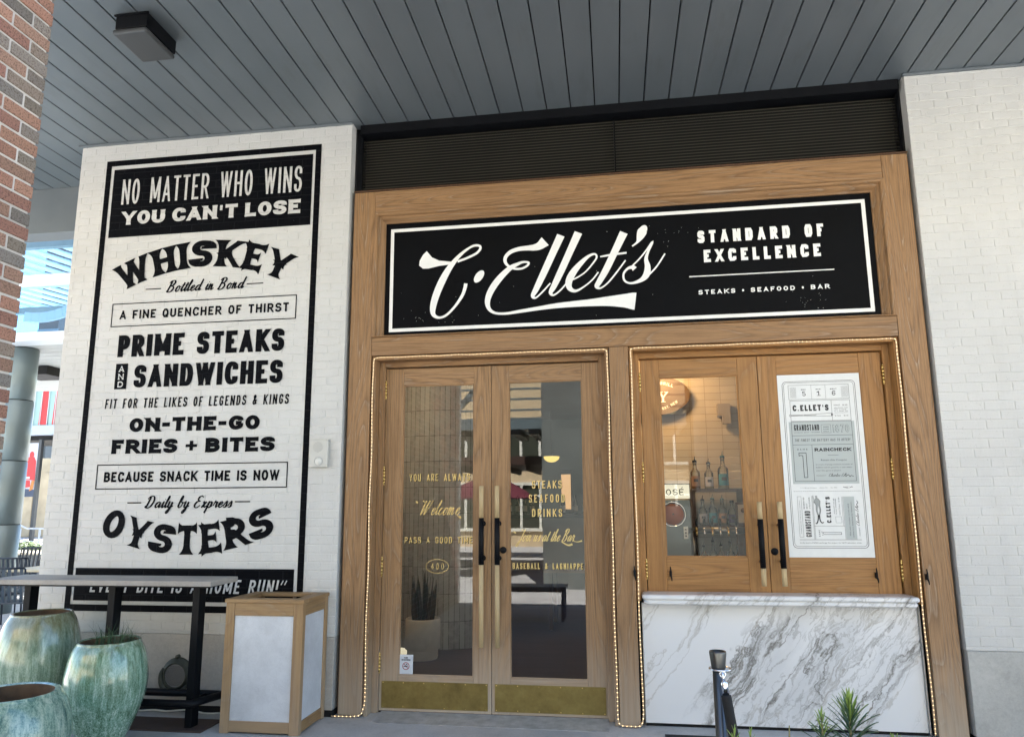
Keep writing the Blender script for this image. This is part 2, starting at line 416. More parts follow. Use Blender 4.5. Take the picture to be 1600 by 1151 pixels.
G('W', 1.5, ('d',(0,1),(.25,0)), ('d',(.25,0),(.5,1)), ('d',(.5,1),(.75,0)), ('d',(.75,0),(1,1)))
G('X', 1.05, ('d',(0,1),(1,0)), ('d',(0,0),(1,1)))
G('Y', 1.06, ('d',(0,1),(.5,.42)), ('d',(1,1),(.5,.42)), ('s',(.5,0),(.5,.48)))
G('Z', .92, ('s',(0,1),(1,1)), ('d',(1,1),(0,0)), ('s',(0,0),(1,0)))
G('0', .95, ('o',(0,0),(0,1),(1,1),(1,0)))
G('1', .5, ('s',(.6,0),(.6,1)), ('n',(.6,1),(-.2,.78)))
G('4', 1, ('s',(.75,0),(.75,1)), ('n',(.75,.95),(-.1,.3)), ('s',(0,.28),(1,.28)))
G('5', .95, ('n',(1,1),(0,1)), ('n',(0,1.05),(0,.5)), ('f',(0,.58),(1,.58),(1,0),(0,0),(0,.26)))
G('6', .95, ('f',(1,.75),(1,1),(0,1),(0,.3)), ('o',(0,0),(0,.56),(1,.56),(1,0)))
G('7', .9, ('s',(0,1),(1,1)), ('d',(1,1),(.3,0)))
G('8', .95, ('o',(0,0),(0,.52),(1,.52),(1,0)), ('o',(.05,.52),(.05,1),(.95,1),(.95,.52)))
G('-', .55, ('s',(0,.48),(1,.48)))
G('+', .8, ('s',(0,.48),(1,.48)), ('n',(.5,.0),(.5,.96)))
G('&', 1.05, ('f',(1.05,0),(.18,.72),(.25,1),(.72,1),(.72,.72),(0,.34),(0,0),(.62,0),(.98,.5)))
G('!', 0, ('n',(.5,.3),(.5,1.1)), ('n',(.5,-.1),(.5,.08)))
G('.', 0, ('n',(.5,-.1),(.5,.09)))
G(',', 0, ('n',(.5,.1),(.4,-.2)))
G("'", 0, ('n',(.6,1.12),(.3,.62)))
G('"', .85, ('n',(.15,1.08),(-.25,.70)), ('n',(1.15,1.08),(.75,.70)))
G('$', .9, ('f',(.97,.72),(.97,.95),(0,.95),(0,.53),(1,.51),(1,.05),(0,.05),(0,.28)), ('n',(.5,-.15),(.5,1.15)))
G('o', .45, ('o',(0,.3),(0,.7),(1,.7),(1,.3)))
G('|', 0, ('n',(.5,0),(.5,1)))
def letters(txt, x0, x1, h, t, frac=.5, nseg=6, gap=None, space=None, flare=0.0, con=1.0, slant=0.0, spur=0.0):
    """polygons of a line of capitals between x0 and x1, baseline 0, cap height h, stroke t; con = level strokes' share of t"""
    gap = t*.55 if gap is None else gap; H = h/con
    nat = sum(GL_[c][0] for c in txt if c != ' '); fix = 0
    for i, c in enumerate(txt):
        if c == ' ': fix += space if space is not None else h*.42
        else: fix += gap + (t if GL_[c][0] == 0 else 0)
    fix -= gap
    W0 = (x1-x0-fix-slant*h*.0)/max(nat, 1e-6); X = x0; out = []
    for c in txt:
        if c == ' ': X += space if space is not None else h*.42; continue
        wf, st = GL_[c]; w_ = wf*W0 if wf else t
        mp = lambda u, v: Vector((t/2+u*(w_-t), t/2+v*(H-t)))
        for s_ in st:
            kd = s_[0]; fl_, sp_ = (flare, spur) if c.isalnum() else (0, 0); pts = [mp(*p) for p in s_[1:]]; polys = []
            if kd in 'sn d'.replace(' ', ''):
                a, b = pts[0], pts[-1]; d = (b-a).normalized()
                e = t/2 if kd == 's' else (t*1.2 if kd == 'd' else 0)
                tt = t*(.86 if kd == 'd' else .55 if c in '\'"' else .72 if c == '+' else 1)
                if kd == 'd':
                    ea = e if s_[1][1] in (0, 1) else 0; eb = e if s_[2][1] in (0, 1) else 0
                else: ea = eb = e
                a = a-d*ea; b = b+d*eb
                if fl_ or sp_:
                    n_ = 10; pp = [a+(b-a)*i/n_ for i in range(n_+1)]
                    ww = []
                    for i in range(n_+1):
                        q = abs(2*i/n_-1); q = max(0, (q-.35)/.65); ww.append(tt*(1-.12*spur+(flare+spur)*q**2.2))
                    polys = ribbon(pp, ww)
                    if spur and kd != 'n':
                        for end, sg in ((polys[0], 0), (polys[-1], 1)):
                            pass
                else: polys = ribbon([a, b], tt)
                if kd == 'd':
                    pl = []
                    for q in polys:
                        q = clip(clip(q, 1, H, True), 1, 0, False)
                        if len(q) > 2: pl.append(q)
                    polys = pl
            else:
                pp = fillet(pts, frac, nseg, kd == 'o')
                ww = t
                if kd == 'f' and (spur or flare):
                    k = len(pp); ww = []
                    for i in range(k):
                        q = abs(2*i/(k-1)-1); q = max(0, (q-.72)/.28); ww.append(t*(1+(flare+spur*.9)*q))
                polys = ribbon(pp, ww, kd == 'o')
            for q in polys: out.append([Vector((X+p.x+slant*p.y*con, p.y*con)) for p in q])
            out.append(None)
        X += w_+gap
    return out
def catmull(pts, n=7):
    P = [tuple(p) for p in pts]; k = len(P[0]); out = []
    P = [tuple(2*P[0][i]-P[1][i] for i in range(k))]+P+[tuple(2*P[-1][i]-P[-2][i] for i in range(k))]
    for a in range(1, len(P)-2):
        for j in range(n):
            t = j/n
            out.append(tuple(.5*((2*P[a][i])+(-P[a-1][i]+P[a+1][i])*t+(2*P[a-1][i]-5*P[a][i]+4*P[a+1][i]-P[a+2][i])*t*t+(-P[a-1][i]+3*P[a][i]-3*P[a+1][i]+P[a+2][i])*t**3) for i in range(k)))
    out.append(P[-2]); return out
SCR = {
'a': (.92, [[(.72,.85),(.48,1),(.2,.78),(.1,.38),(.24,.04),(.48,.2),(.72,.8),(.7,.3),(.8,.04),(1.0,.3)]]),
'b': (.85, [[(0,.2),(.3,1.2),(.4,1.85),(.27,2),(.15,1.5),(.13,.3),(.33,0),(.62,.3),(.62,.75),(.45,.95),(.75,.85),(.95,.95)]]),
'c': (.72, [[(.64,.82),(.48,1),(.2,.78),(.1,.38),(.3,.02),(.55,.1),(.82,.4)]]),
'd': (.95, [[(.7,.85),(.45,1),(.17,.75),(.1,.35),(.25,.03),(.48,.2),(.7,.9),(.8,2.05)],[(.8,2.0),(.72,1.0),(.7,.3),(.8,.03),(1.03,.3)]]),
'e': (.72, [[(.05,.38),(.4,.52),(.58,.8),(.43,1),(.2,.8),(.1,.4),(.3,.02),(.58,.14),(.82,.42)]]),
'h': (.88, [[(0,.2),(.35,1.4),(.4,1.9),(.27,1.95),(.17,1.2),(.12,0)],[(.14,.3),(.3,.8),(.48,.97),(.6,.8),(.57,.3),(.68,.03),(.92,.3)]]),
'i': (.45, [[(0,.3),(.18,1),(.15,.3),(.26,.03),(.5,.3)],[(.27,1.4),(.31,1.5)]]),
'l': (.45, [[(0,.3),(.3,1.4),(.34,1.9),(.22,1.95),(.14,1.2),(.13,.3),(.24,.03),(.48,.3)]]),
'm': (1.25, [[(0,.8),(.1,1),(.1,0)],[(.12,.4),(.3,.92),(.42,.9),(.46,.0)],[(.48,.4),(.68,.95),(.82,.9),(.82,.25),(.94,.03),(1.25,.35)]]),
'n': (.86, [[(0,.8),(.1,1),(.1,0)],[(.12,.4),(.32,.92),(.48,.9),(.48,.25),(.6,.03),(.88,.35)]]),
'o': (.78, [[(.5,.98),(.25,.9),(.1,.45),(.25,.03),(.5,.1),(.64,.5),(.55,.9),(.45,.98),(.6,.82),(.86,.9)]]),
'p': (.85, [[(.0,.5),(.15,1),(.1,0),(.0,-.95)],[(.08,.2),(.25,.85),(.48,1),(.62,.7),(.55,.15),(.3,.0),(.5,.02),(.85,.35)]]),
'r': (.68, [[(0,.3),(.13,1.05),(.24,.88),(.48,.92),(.45,.4),(.55,.04),(.72,.3)]]),
's': (.62, [[(0,.25),(.32,1.05),(.46,.5),(.4,.06),(.08,.08)],[(.4,.05),(.66,.35)]]),
't': (.5, [[(0,.3),(.22,1),(.3,1.6)],[(.3,1.6),(.18,.5),(.22,.06),(.36,.06),(.55,.35)],[(.02,1.12),(.5,1.16)]]),
'u': (.9, [[(0,.75),(.08,1),(.08,.3),(.2,.03),(.42,.2),(.58,1)],[(.58,1),(.56,.3),(.66,.03),(.92,.3)]]),
'x': (.72, [[(.02,.85),(.15,1),(.3,.5),(.5,.04),(.8,.35)],[(.55,1),(.05,.0)]]),
'y': (.86, [[(0,.75),(.08,1),(.08,.3),(.2,.03),(.42,.2),(.58,1)],[(.58,1),(.5,-.2),(.25,-.95),(.05,-.75),(.4,-.1),(.88,.35)]]),
'B': (1.25, [[(.35,1.95),(.28,1),(.15,.0)],[(.0,1.6),(.2,1.95),(.7,2.05),(.95,1.7),(.75,1.2),(.4,1.05),(.85,.95),(1.0,.5),(.7,.02),(.2,-.02),(-.05,.2)]]),
'D': (1.35, [[(.4,1.95),(.32,1),(.2,.05)],[(.0,1.5),(.25,1.95),(.8,2.0),(1.1,1.4),(1.0,.5),(.65,.02),(.25,.0),(-.0,.15),(.1,.35)]]),
'E': (1.1, [[(1.0,1.75),(.75,2.02),(.4,1.8),(.35,1.35),(.7,1.1),(.35,1.05),(.1,.6),(.2,.1),(.6,.0),(1.0,.4)]]),
'W': (1.75, [[(-.35,2.0),(-.2,1.85),(.15,1.8),(.3,1.85),(.22,1.0),(.25,0),(.55,.8),(.95,2.0)],[(.95,2.0),(.82,1.0),(.85,0),(1.2,.9),(1.55,2.0)]]),
'J': (.9, [[(.0,2.0),(.1,1.78),(.55,1.75),(.75,1.9),(.6,1.0),(.4,-.3),(.15,-.85),(-.15,-.7),(.05,-.2),(.45,.1),(.9,.4)]]),
'C': (1.1, [[(.95,1.6),(.8,2),(.4,1.7),(.1,.9),(.25,.1),(.6,.0),(1.05,.4)]]),
}
def script(txt, x0, x1, xh, t, slant=.38, space=.55):
    adv = sum(SCR[c][0] if c != ' ' else space for c in txt); k = (x1-x0)/adv; X = x0; out = []
    for c in txt:
        if c == ' ': X += space*k; continue
        a, sts = SCR[c]
        for st in sts:
            pp = catmull(st, 6); q = []; ww = []
            for i, (u, v) in enumerate(pp):
                q.append((X+u*k*.86+slant*v*xh, v*xh))
                j = min(i, len(pp)-2); dv = pp[j+1][1]-pp[j][1]; du = abs(pp[j+1][0]-pp[j][0])
                ww.append(t*(1.25 if dv < -abs(du) else .72))
            ww = [(ww[max(i-1, 0)]+ww[i]+ww[min(i+1, len(ww)-1)])/3 for i in range(len(ww))]
            out += ribbon(q, ww); out.append(None)
        X += a*k
    return out
def brush(pts, n=8):
    pp = catmull(pts, n); return ribbon([p[:2] for p in pp], [max(.004, p[2]) for p in pp])+[None]
def ell(cx, cy, rx, ry, rot=0, n=32):
    c, s = math.cos(rot), math.sin(rot); o = []
    for i in range(n):
        a = 2*math.pi*i/n; u, v = rx*math.cos(a), ry*math.sin(a); o.append(Vector((cx+u*c-v*s, cy+u*s+v*c)))
    return o
def rect(x0, x1, z0, z1): return [Vector((x0,z0)), Vector((x1,z0)), Vector((x1,z1)), Vector((x0,z1))]
def frame(x0, x1, z0, z1, t):
    return [rect(x0,x1,z0,z0+t), rect(x0,x1,z1-t,z1), rect(x0,x0+t,z0+t,z1-t), rect(x1-t,x1,z0+t,z1-t)]
def rframe(x0, x1, z0, z1, r_, t):
    pts = []
    for cx, cz, a0 in ((x1-r_, z1-r_, 0), (x0+r_, z1-r_, 90), (x0+r_, z0+r_, 180), (x1-r_, z0+r_, 270)):
        for j in range(6):
            a = R(a0+18*j); pts.append((cx+r_*math.cos(a), cz+r_*math.sin(a)))
    return ribbon(pts, t, True)
def shift(polys, dx=0, dz=0): return [None if q is None else [p+Vector((dx,dz)) for p in q] for q in polys]
def lay(mb, polys, y, m=0, step=.00022):
    """stand 2D polygons (x,z) upright on the plane y, facing -y; strokes that cross get hair-thin steps so no two faces share a plane"""
    k = 0; j = 0
    for q in polys:
        if q is None: k += 1; j = 0; continue
        j += 1
        ar = sum(q[i].x*q[(i+1) % len(q)].y-q[(i+1) % len(q)].x*q[i].y for i in range(len(q)))
        if abs(ar) < 1e-9: continue
        if ar < 0: q = q[::-1]
        yy = y-step*(k % 5)-j*6e-6
        mb.add([(p.x, yy, p.y) for p in q], [list(range(len(q)))], m)
    return mb
def flat(name, polys, y, mat, parent, label=None, step=.00022):
    o = lay(MB(), polys, y, 0, step).build(name, mat, parent)
    if label: o['label'] = label
    return o
def caps(txt, x0, x1, z0, z1, t, **kw): return shift(letters(txt, x0, x1, z1-z0, t, **kw), 0, z0)

# ================================================================ SETTING: ground
g = MB(); g.box(-60, 60, -60, .20, -.3, 0); g.box(-60, -4.83, .20, 60, -.3, 0)
tag(g.build('pavement', M['pavement']), kind='structure')
g = MB(); g.box(-2.2, 6, .21, 9, -.25, -.006)
def plank_floor():
    t = NT('brown_plank_floor'); p = t.n('NewGeometry').outputs['Position']
    b = t.n('TexBrick', {'Vector': p, 'Scale': 1.0, 'Mortar Size': .0025, 'Brick Width': 1.5, 'Row Height': .17, 'Color1': (.10,.052,.034,1), 'Color2': (.065,.033,.022,1), 'Mortar': (.01,.007,.005,1)}, offset=.37)
    n_ = t.noise(t.vmath('MULTIPLY', p, (.06, 1, 1)), 60, 4, .6)
    c = t.mix(.45, b.outputs['Color'], t.ramp(n_, [(.3, (.04,.02,.014)), (.7, (.13,.072,.046))]))
    return t.pbsdf(c, .38)
tag(g.build('interior_floor', plank_floor()), kind='structure')
g = MB(); n_ = 30
pl = [(-30, -4.9, .004), (30, -4.9, .004), (30, -40, .004), (-30, -40, .004)]
g.add(pl, [(3, 2, 1, 0)]); tag(g.build('plaza', M['plaza']), kind='structure')

# ================================================================ white painted brick walls
def brick_face(x0, x1, z0, z1, y=0.0):
    b = MB(); BW, RH, MO = .2032, .0677, .0038
    r0 = math.floor(z0/RH)
    for r_ in range(r0, int(z1/RH)+1):
        za, zb = max(z0, r_*RH+MO), min(z1, (r_+1)*RH-MO)
        if zb-za < .006: continue
        off = BW*.5 if r_ % 2 == 0 else 0
        c0 = math.floor((x0-off)/BW)-1
        for c in range(c0, int((x1-off)/BW)+2):
            xa, xb = max(x0, c*BW+off+MO), min(x1, (c+1)*BW+off-MO)
            if xb-xa < .01: continue
            j = [random.uniform(-.0012, .0008) for _ in range(4)]; e = .0026; yb = y+.0032
            vs = [(xa,yb,za),(xb,yb,za),(xb,yb,zb),(xa,yb,zb),(xa+e,y-j[0]*0+max(0,j[0]),za+e),(xb-e,y+max(0,j[1]),za+e),(xb-e,y+max(0,j[2]),zb-e),(xa+e,y+max(0,j[3]),zb-e)]
            b.add(vs, [(4,5,6,7),(0,1,5,4),(1,2,6,5),(2,3,7,6),(3,0,4,7)], 0)
    return b
def brick_wall(x0, x1, label, depth, ret):
    root = empty('white_brick_wall', ((x0+x1)/2, 0, 0), label, 'wall')
    bf = brick_face(x0, x1, .585, 4.905); bf.build('brickwork', M['white_paint'], root)
    c = MB(); c.box(x0+.0005, x1-.0005, .003, depth, .585, 4.95)
    c.build('mortar_core', M['mortar_paint'], root)
    return root
WL = brick_wall(-4.822, -2.193, 'white painted brick wall carrying the black painted food and drink lettering', .34, 1)
WR = brick_wall(2.347, 5.2, 'plain white painted brick wall to the right of the wooden shopfront', .34, -1)
sb = MB(); xs = [-4.825, -4.06, -2.86, -2.19]
for a, b in zip(xs, xs[1:]): sb.box(a+.003, b-.003, -.004, .3, .05, .583)
sb.build('stone_base', M['stone'], WL, .004)
sb = MB(); sb.box(-4.82, -2.195, .006, .3, 0, .58); sb.build('plinth_joint', M['void'], WL)
sb = MB(); sb.box(2.35, 3.72, -.004, .3, .03, .583); sb.box(3.726, 5.2, -.004, .3, .03, .583)
sb.build('stone_base', M['stone_cool'], WR, .004)
sb = MB(); sb.box(2.355, 5.2, .006, .3, 0, .58); sb.build('plinth_joint', M['void'], WR)

# painted panel on the left wall
YP = -.0016
B_, W_ = M['text_black'], M['text_white']
flat('painted_border', frame(-4.553, -2.468, .749, 4.735, .053), YP, B_, WL)
flat('painted_header_band', [rect(-4.471, -2.544, 3.988, 4.646)], YP, B_, WL)
flat('painted_footer_band', [rect(-4.478, -2.549, .832, 1.094)], YP, B_, WL)
YT = YP-.0016
def line(txt, x0, x1, z0, z1, t, mat=None, y=YT, lab=None, **kw):
    return flat('lettering', caps(txt, x0, x1, z0, z1, t, **kw), y, mat or B_, WL, lab or 'painted words '+txt.replace('"', ''))
line('NO MATTER WHO WINS', -4.372, -2.637, 4.300, 4.543, .0225, W_, frac=.5, space=.085, gap=.024)
line("YOU CAN'T LOSE", -4.348, -2.640, 4.102, 4.230, .043, W_, frac=.5, con=.74, flare=.16, space=.055, gap=.018)
def arch(polys, xc, zc, rad, up, hs=1.0):
    out = []
    for q in polys:
        if q is None: out.append(None); continue
        o = []
        for p in q:
            a = (p.x-xc)/rad
            if up: o.append(Vector((xc+(rad+p.y)*math.sin(a), zc-rad+(rad+p.y)*math.cos(a))))
            else: o.append(Vector((xc+(rad-p.y)*math.sin(a), zc+rad-(rad-p.y)*math.cos(a))))
        out.append(o)
    return out
half = 1.68*math.asin(.755/1.68)
flat('lettering', arch(letters('WHISKEY', -3.503-half-.02, -3.503+half-.015, .243, .070, frac=.5, con=.72, spur=1.05, gap=.042), -3.503, 3.664, 1.68, True), YT, B_, WL, 'painted word WHISKEY arched upwards')
half = 1.82*math.asin(.70/1.82)
flat('lettering', arch(letters('OYSTERS', -3.508-half-.10, -3.508+half+.10, .235, .067, frac=.5, con=.72, spur=1.05, gap=.042), -3.508, 1.203, 1.82, False), YT, B_, WL, 'painted word OYSTERS curving like a smile')
flat('lettering', [rect(-4.054, -3.905, 3.480, 3.489), rect(-3.098, -2.946, 3.480, 3.489), None]+shift(script('Bottled in Bond', -3.855, -3.125, .050, .0125), 0, 3.449), YT, B_, WL, 'painted script Bottled in Bond')
flat('painted_box_outline', frame(-4.364, -2.634, 3.153, 3.366, .0085), YT, B_, WL)
line('A FINE QUENCHER OF THIRST', -4.283, -2.702, 3.221, 3.300, .0165, frac=.28, nseg=1, space=.048, gap=.0165)
line('PRIME STEAKS', -4.272, -2.727, 2.880, 3.075, .053, frac=.45, con=.8, space=.10, gap=.022)
line('SANDWICHES', -4.094, -2.728, 2.606, 2.804, .051, frac=.45, con=.8, gap=.021)
flat('painted_and_block', [rect(-4.275, -4.160, 2.596, 2.821)], YT, B_, WL)
ands = []
for i, ch in enumerate('AND'):
    zz = 2.748-i*.068
    ands += shift(letters(ch, -4.243, -4.192, .052, .0095, frac=.5), 0, zz)
    for sx in ((-4.245,-4.227),(-4.208,-4.190)): ands += [None, rect(sx[0], sx[1], zz, zz+.006)] if ch != 'D' else []
flat('lettering', ands, YT-.0016, W_, WL, 'small white word AND in a black block')
line('FIT FOR THE LIKES OF LEGENDS & KINGS', -4.347, -2.664, 2.427, 2.512, .0125, frac=.5, space=.042, gap=.0165, slant=.06)
line('ON-THE-GO', -4.097, -2.909, 2.221, 2.340, .045, frac=.5, con=.76, flare=.12, gap=.021)
line('FRIES + BITES', -4.247, -2.766, 2.037, 2.157, .045, frac=.5, con=.76, flare=.12, space=.055, gap=.021)
flat('painted_box_outline', frame(-4.367, -2.643, 1.738, 1.948, .0085), YT, B_, WL)
line('BECAUSE SNACK TIME IS NOW', -4.294, -2.713, 1.799, 1.884, .0185, frac=.28, nseg=1, space=.048, gap=.0125)
flat('lettering', [rect(-4.056, -3.928, 1.621, 1.630), rect(-3.089, -2.955, 1.624, 1.633), None]+shift(script('Daily by Express', -3.895, -3.115, .047, .0125), 0, 1.583), YT, B_, WL, 'painted script Daily by Express')
line('"EVERY BITE IS A HOME RUN!"', -4.40, -2.62, .900, 1.008, .0165, W_, frac=.5, slant=.17, space=.055, gap=.021)

# ================================================================ canopy over the pavement
CN = empty('metal_canopy', (0, -2, 4.911), 'blue grey metal plank canopy ceiling over the whole shopfront', 'canopy')
cb = MB(); k0 = -4.755; st = .2035
for i in range(-40, 60):
    xa, xb = k0+i*st+.0052, k0+(i+1)*st-.0052
    yb = 0.74 if xb < -4.5 else (.30 if xa > -4.86 else .4)
    cb.box(xa, xb, -2.7, yb, 4.911, 4.945)
cb.build('ceiling_plank', M['ceiling'], CN, .003, 1)['kind'] = 'stuff'
cb = MB(); cb.box(-13, 8, -2.7, .9, 4.952, 5.0); cb.build('ceiling_backing', M['void'], CN)
cb = MB(); cb.box(-13, 8, -2.80, -2.7, 4.80, 5.20); cb.build('canopy_fascia', M['canopy'], CN)
cb = MB(); cb.box(-13, -4.70, .745, .95, 4.42, 5.02); cb.build('downstand_beam', M['canopy'], CN, .004)
for b_ in ((-4.85, -2.19, -.022, .004, 4.893, 4.9105), (2.335, 5.4, -.022, .004, 4.893, 4.9105)): MB().box(*b_).build('edge_trim', M['canopy'], CN, .002)
cb = MB(); cb.box(-4.80, 12, -.0, 14, 5.03, 9.4); cb.box(-13, -4.80, .75, .95, 5.03, 9.4); cb.build('sun_blocking_storey', M['stone'], CN)  # unseen mass added above the canopy to keep the sun off the front
FX = empty('ceiling_fixture', (-3.16, -1.41, 4.911), 'dark grey metal box fixture hanging under the canopy', 'ceiling fixture')
f = MB(); f.box(-3.284, -3.046, -1.56, -1.245, 4.802, 4.905); f.build('housing', M['black'], FX, .004)
f = MB(); f.box(-3.305, -3.050, -1.562, -1.24, 4.765, 4.80); f.build('cover_plate', plain('charcoal_cover', (.055,.058,.06), .4), FX, .014, 3)
f = MB(); f.box(-3.292, -3.038, -1.57, -1.56, 4.893, 4.905)
for x in (-3.27, -3.06): f.lathe([(.006, -1.573), (.006, -1.560)], (x, 0, 4.899), 8, 0, 'y')
f.build('mounting_flange', M['black'], FX)

# ================================================================ louvre over the shopfront
LV = empty('louvre_vent', (.09, .2, 4.26), 'dark bronze louvred vent strip above the wooden shopfront', 'vent')
l = MB(); n_ = 21
for i in range(n_):
    z = 4.28+i*.0262
    l.add([(-2.14,.15,z),(2.335,.15,z),(2.335,.20,z+.020),(-2.14,.20,z+.020),(-2.14,.15,z-.008),(2.335,.15,z-.008)], [(0,1,2,3),(4,5,1,0)], 0)
l.build('louvre_slats', M['louvre'], LV)
l = MB(); l.box(-2.19, -2.135, .11, .26, 4.255, 4.905); l.box(2.325, 2.347, .11, .26, 4.255, 4.905); l.box(-2.135, 2.325, .05, .26, 4.825, 4.909); l.build('louvre_frame', M['black'], LV)
l = MB(); l.box(.078, .089, .142, .2, 4.262, 4.824); l.build('mullion', M['black'], LV)
l = MB(); l.box(-2.135, 2.325, .21, .26, 4.255, 4.884); l.build('backing', M['void'], LV)

# ================================================================ wooden shopfront
SF = empty('wooden_shopfront', (.08, .03, 0), 'limed oak shopfront framing double doors, a serving hatch and a long sign', 'shopfront')
FY, BY = .030, .125
def board(name, x0, x1, z0, z1, mat, y0=FY, y1=BY, bev=.003): return MB().box(x0, x1, y0, y1, z0, z1).build(name, mat, SF, bev)
board('post', -2.160, -1.972, .012, 4.262, M['oak_v'])
board('post', 2.131, 2.322, .012, 4.262, M['oak_v'])
board('post', -.016, .131, .012, 2.812, M['oak_v'])
board('head_rail', -1.970, 2.129, 4.068, 4.262, M['oak_h'])
board('middle_rail', -1.970, 2.129, 2.815, 2.967, M['oak_h'])
for a, b in ((-2.178, -2.1615), (2.3235, 2.338)): MB().box(a, b, .06, .13, .01, 4.25).build('side_trim', M['dark_oak'], SF)
for a, b in ((-2.192, -2.179), (2.339, 2.347)): MB().box(a, b, .10, .3, 0, 4.9).build('shadow_gap', M['void'], SF)
MB().box(-2.165, 2.326, .022, .14, 4.264, 4.278).build('drip_cap', M['dark_oak'], SF, .002)
def moulding(x0, x1, z0, z1, prof, mv, mh, name, parent):
    mb = MB()
    ring = lambda d, y: [(x0+d, y, z0+d*.37), (x1-d, y, z0+d*.37), (x1-d, y, z1-d), (x0+d, y, z1-d)]
    for (d0, y0), (d1, y1) in zip(prof, prof[1:]):
        a, b = ring(d0, y0), ring(d1, y1)
        for i in range(4):
            j = (i+1) % 4
            mb.add([a[i], a[j], b[j], b[i]], [(0,1,2,3)], 1 if i % 2 == 0 else 0)
    return mb.build(name, [mv, mh], parent)
moulding(-1.971, 2.130, 2.968, 4.067, [(0,.06),(0,.020),(.010,.014),(.024,.016),(.030,.026),(.034,.040),(.040,.040),(.052,.050),(.072,.078),(.080,.080),(.084,.092)], M['oak_v'], M['oak_h'], 'sign_moulding', SF)
# ---- sign
SG = MB().box(-1.889, 2.049, .090, .115, 3.000, 3.984).build('sign_board', M['sign_black'], SF)
SG['label'] = 'long black sign board with white script and a white border line'
YS = .0885; SW = M['sign_white']
flat('border_line', frame(-1.845, 2.003, 3.024, 3.934, .029), YS, SW, SG)
TR = {
'C':[(-1.257,3.611,0.02),(-1.174,3.638,0.02),(-1.099,3.672,0.02),(-1.064,3.709,0.02),(-1.069,3.737,0.02),(-1.114,3.743,0.02),(-1.174,3.715,0.02),(-1.25,3.653,0.031),(-1.325,3.561,0.049),(-1.385,3.456,0.061),(-1.436,3.336,0.061),(-1.464,3.23,0.053),(-1.461,3.162,0.036),(-1.414,3.131,0.021),(-1.351,3.149,0.02),(-1.277,3.221,0.021),(-1.217,3.309,0.026),(-1.194,3.369,0.029),(-1.185,3.415,0.03)],
'E':[(-0.514,3.744,0.093),(-0.56,3.708,0.069),(-0.607,3.695,0.054),(-0.666,3.694,0.042),(-0.74,3.689,0.036),(-0.807,3.667,0.033),(-0.847,3.626,0.03),(-0.85,3.583,0.026),(-0.822,3.545,0.021),(-0.771,3.52,0.018),(-0.712,3.519,0.018),(-0.665,3.542,0.018),(-0.656,3.566,0.018),(-0.697,3.574,0.018),(-0.741,3.561,0.027),(-0.815,3.524,0.042),(-0.904,3.438,0.054),(-0.971,3.342,0.054),(-1.001,3.253,0.045),(-0.986,3.185,0.03),(-0.935,3.148,0.021),(-0.847,3.14,0.021),(-0.73,3.153,0.027),(-0.584,3.17,0.032),(-0.44,3.185,0.041),(-0.296,3.193,0.049),(-0.154,3.198,0.059),(-0.012,3.203,0.08),(0.114,3.201,0.111),(0.177,3.196,0.137),(0.206,3.192,0.142)],
'l1':[(-0.383,3.788,0.066),(-0.462,3.618,0.06),(-0.537,3.456,0.056),(-0.594,3.338,0.047),(-0.623,3.279,0.032),(-0.597,3.263,0.015),(-0.539,3.313,0.013),(-0.477,3.38,0.012)],
'l2':[(-0.237,3.803,0.066),(-0.316,3.632,0.059),(-0.391,3.47,0.056),(-0.448,3.353,0.047),(-0.475,3.299,0.032),(-0.45,3.278,0.015),(-0.394,3.317,0.013),(-0.328,3.391,0.012)],
'e':[(-0.338,3.385,0.01),(-0.263,3.413,0.012),(-0.19,3.459,0.012),(-0.131,3.523,0.013),(-0.094,3.578,0.015),(-0.108,3.608,0.016),(-0.158,3.593,0.024),(-0.224,3.536,0.041),(-0.291,3.457,0.056),(-0.325,3.384,0.056),(-0.318,3.328,0.041),(-0.272,3.303,0.023),(-0.207,3.333,0.013),(-0.135,3.389,0.012),(-0.083,3.453,0.012)],
't':[(0.133,3.779,0.067),(0.057,3.625,0.058),(-0.019,3.472,0.055),(-0.078,3.371,0.046),(-0.099,3.333,0.035),(-0.068,3.317,0.014),(-0.008,3.359,0.013),(0.066,3.445,0.013),(0.139,3.541,0.012)],
'tb':[(-0.065,3.583,0.012),(0.028,3.594,0.018),(0.149,3.604,0.015)],
'ap':[(0.296,3.811,0.044),(0.28,3.777,0.076),(0.262,3.733,0.058),(0.238,3.689,0.02),(0.196,3.657,0.012)],
's':[(0.188,3.487,0.012),(0.252,3.549,0.012),(0.311,3.62,0.013),(0.357,3.68,0.019),(0.322,3.604,0.02),(0.303,3.543,0.029),(0.313,3.475,0.046),(0.3,3.409,0.052),(0.253,3.365,0.032),(0.175,3.345,0.017),(0.125,3.371,0.017),(0.12,3.427,0.017),(0.154,3.469,0.02),(0.194,3.478,0.032),(0.21,3.462,0.043)],
'sx':[(0.274,3.374,0.014),(0.332,3.419,0.013),(0.39,3.481,0.013),(0.455,3.579,0.012)]}
knob = [(-1.526,3.72),(-1.479,3.66),(-1.417,3.629),(-1.298,3.611),(-1.298,3.591),(-1.416,3.582),(-1.508,3.564),(-1.557,3.566),(-1.591,3.595),(-1.586,3.638),(-1.559,3.687)]
sc = [[Vector(p) for p in knob], None, ell(-1.073, 3.470, .033, .060, R(-36)), None, ell(.288, 3.790, .031, .044, R(-30)), None]
for v in TR.values(): sc += brush(v)
flat('script_lettering', sc, YS, SW, SG, 'large white brush script of the shop name')
flat('lettering', caps('STANDARD OF', .716, 1.679, 3.650, 3.754, .0265, frac=.22, nseg=1, gap=.036, space=.075), YS, SW, SG, 'white words STANDARD OF')
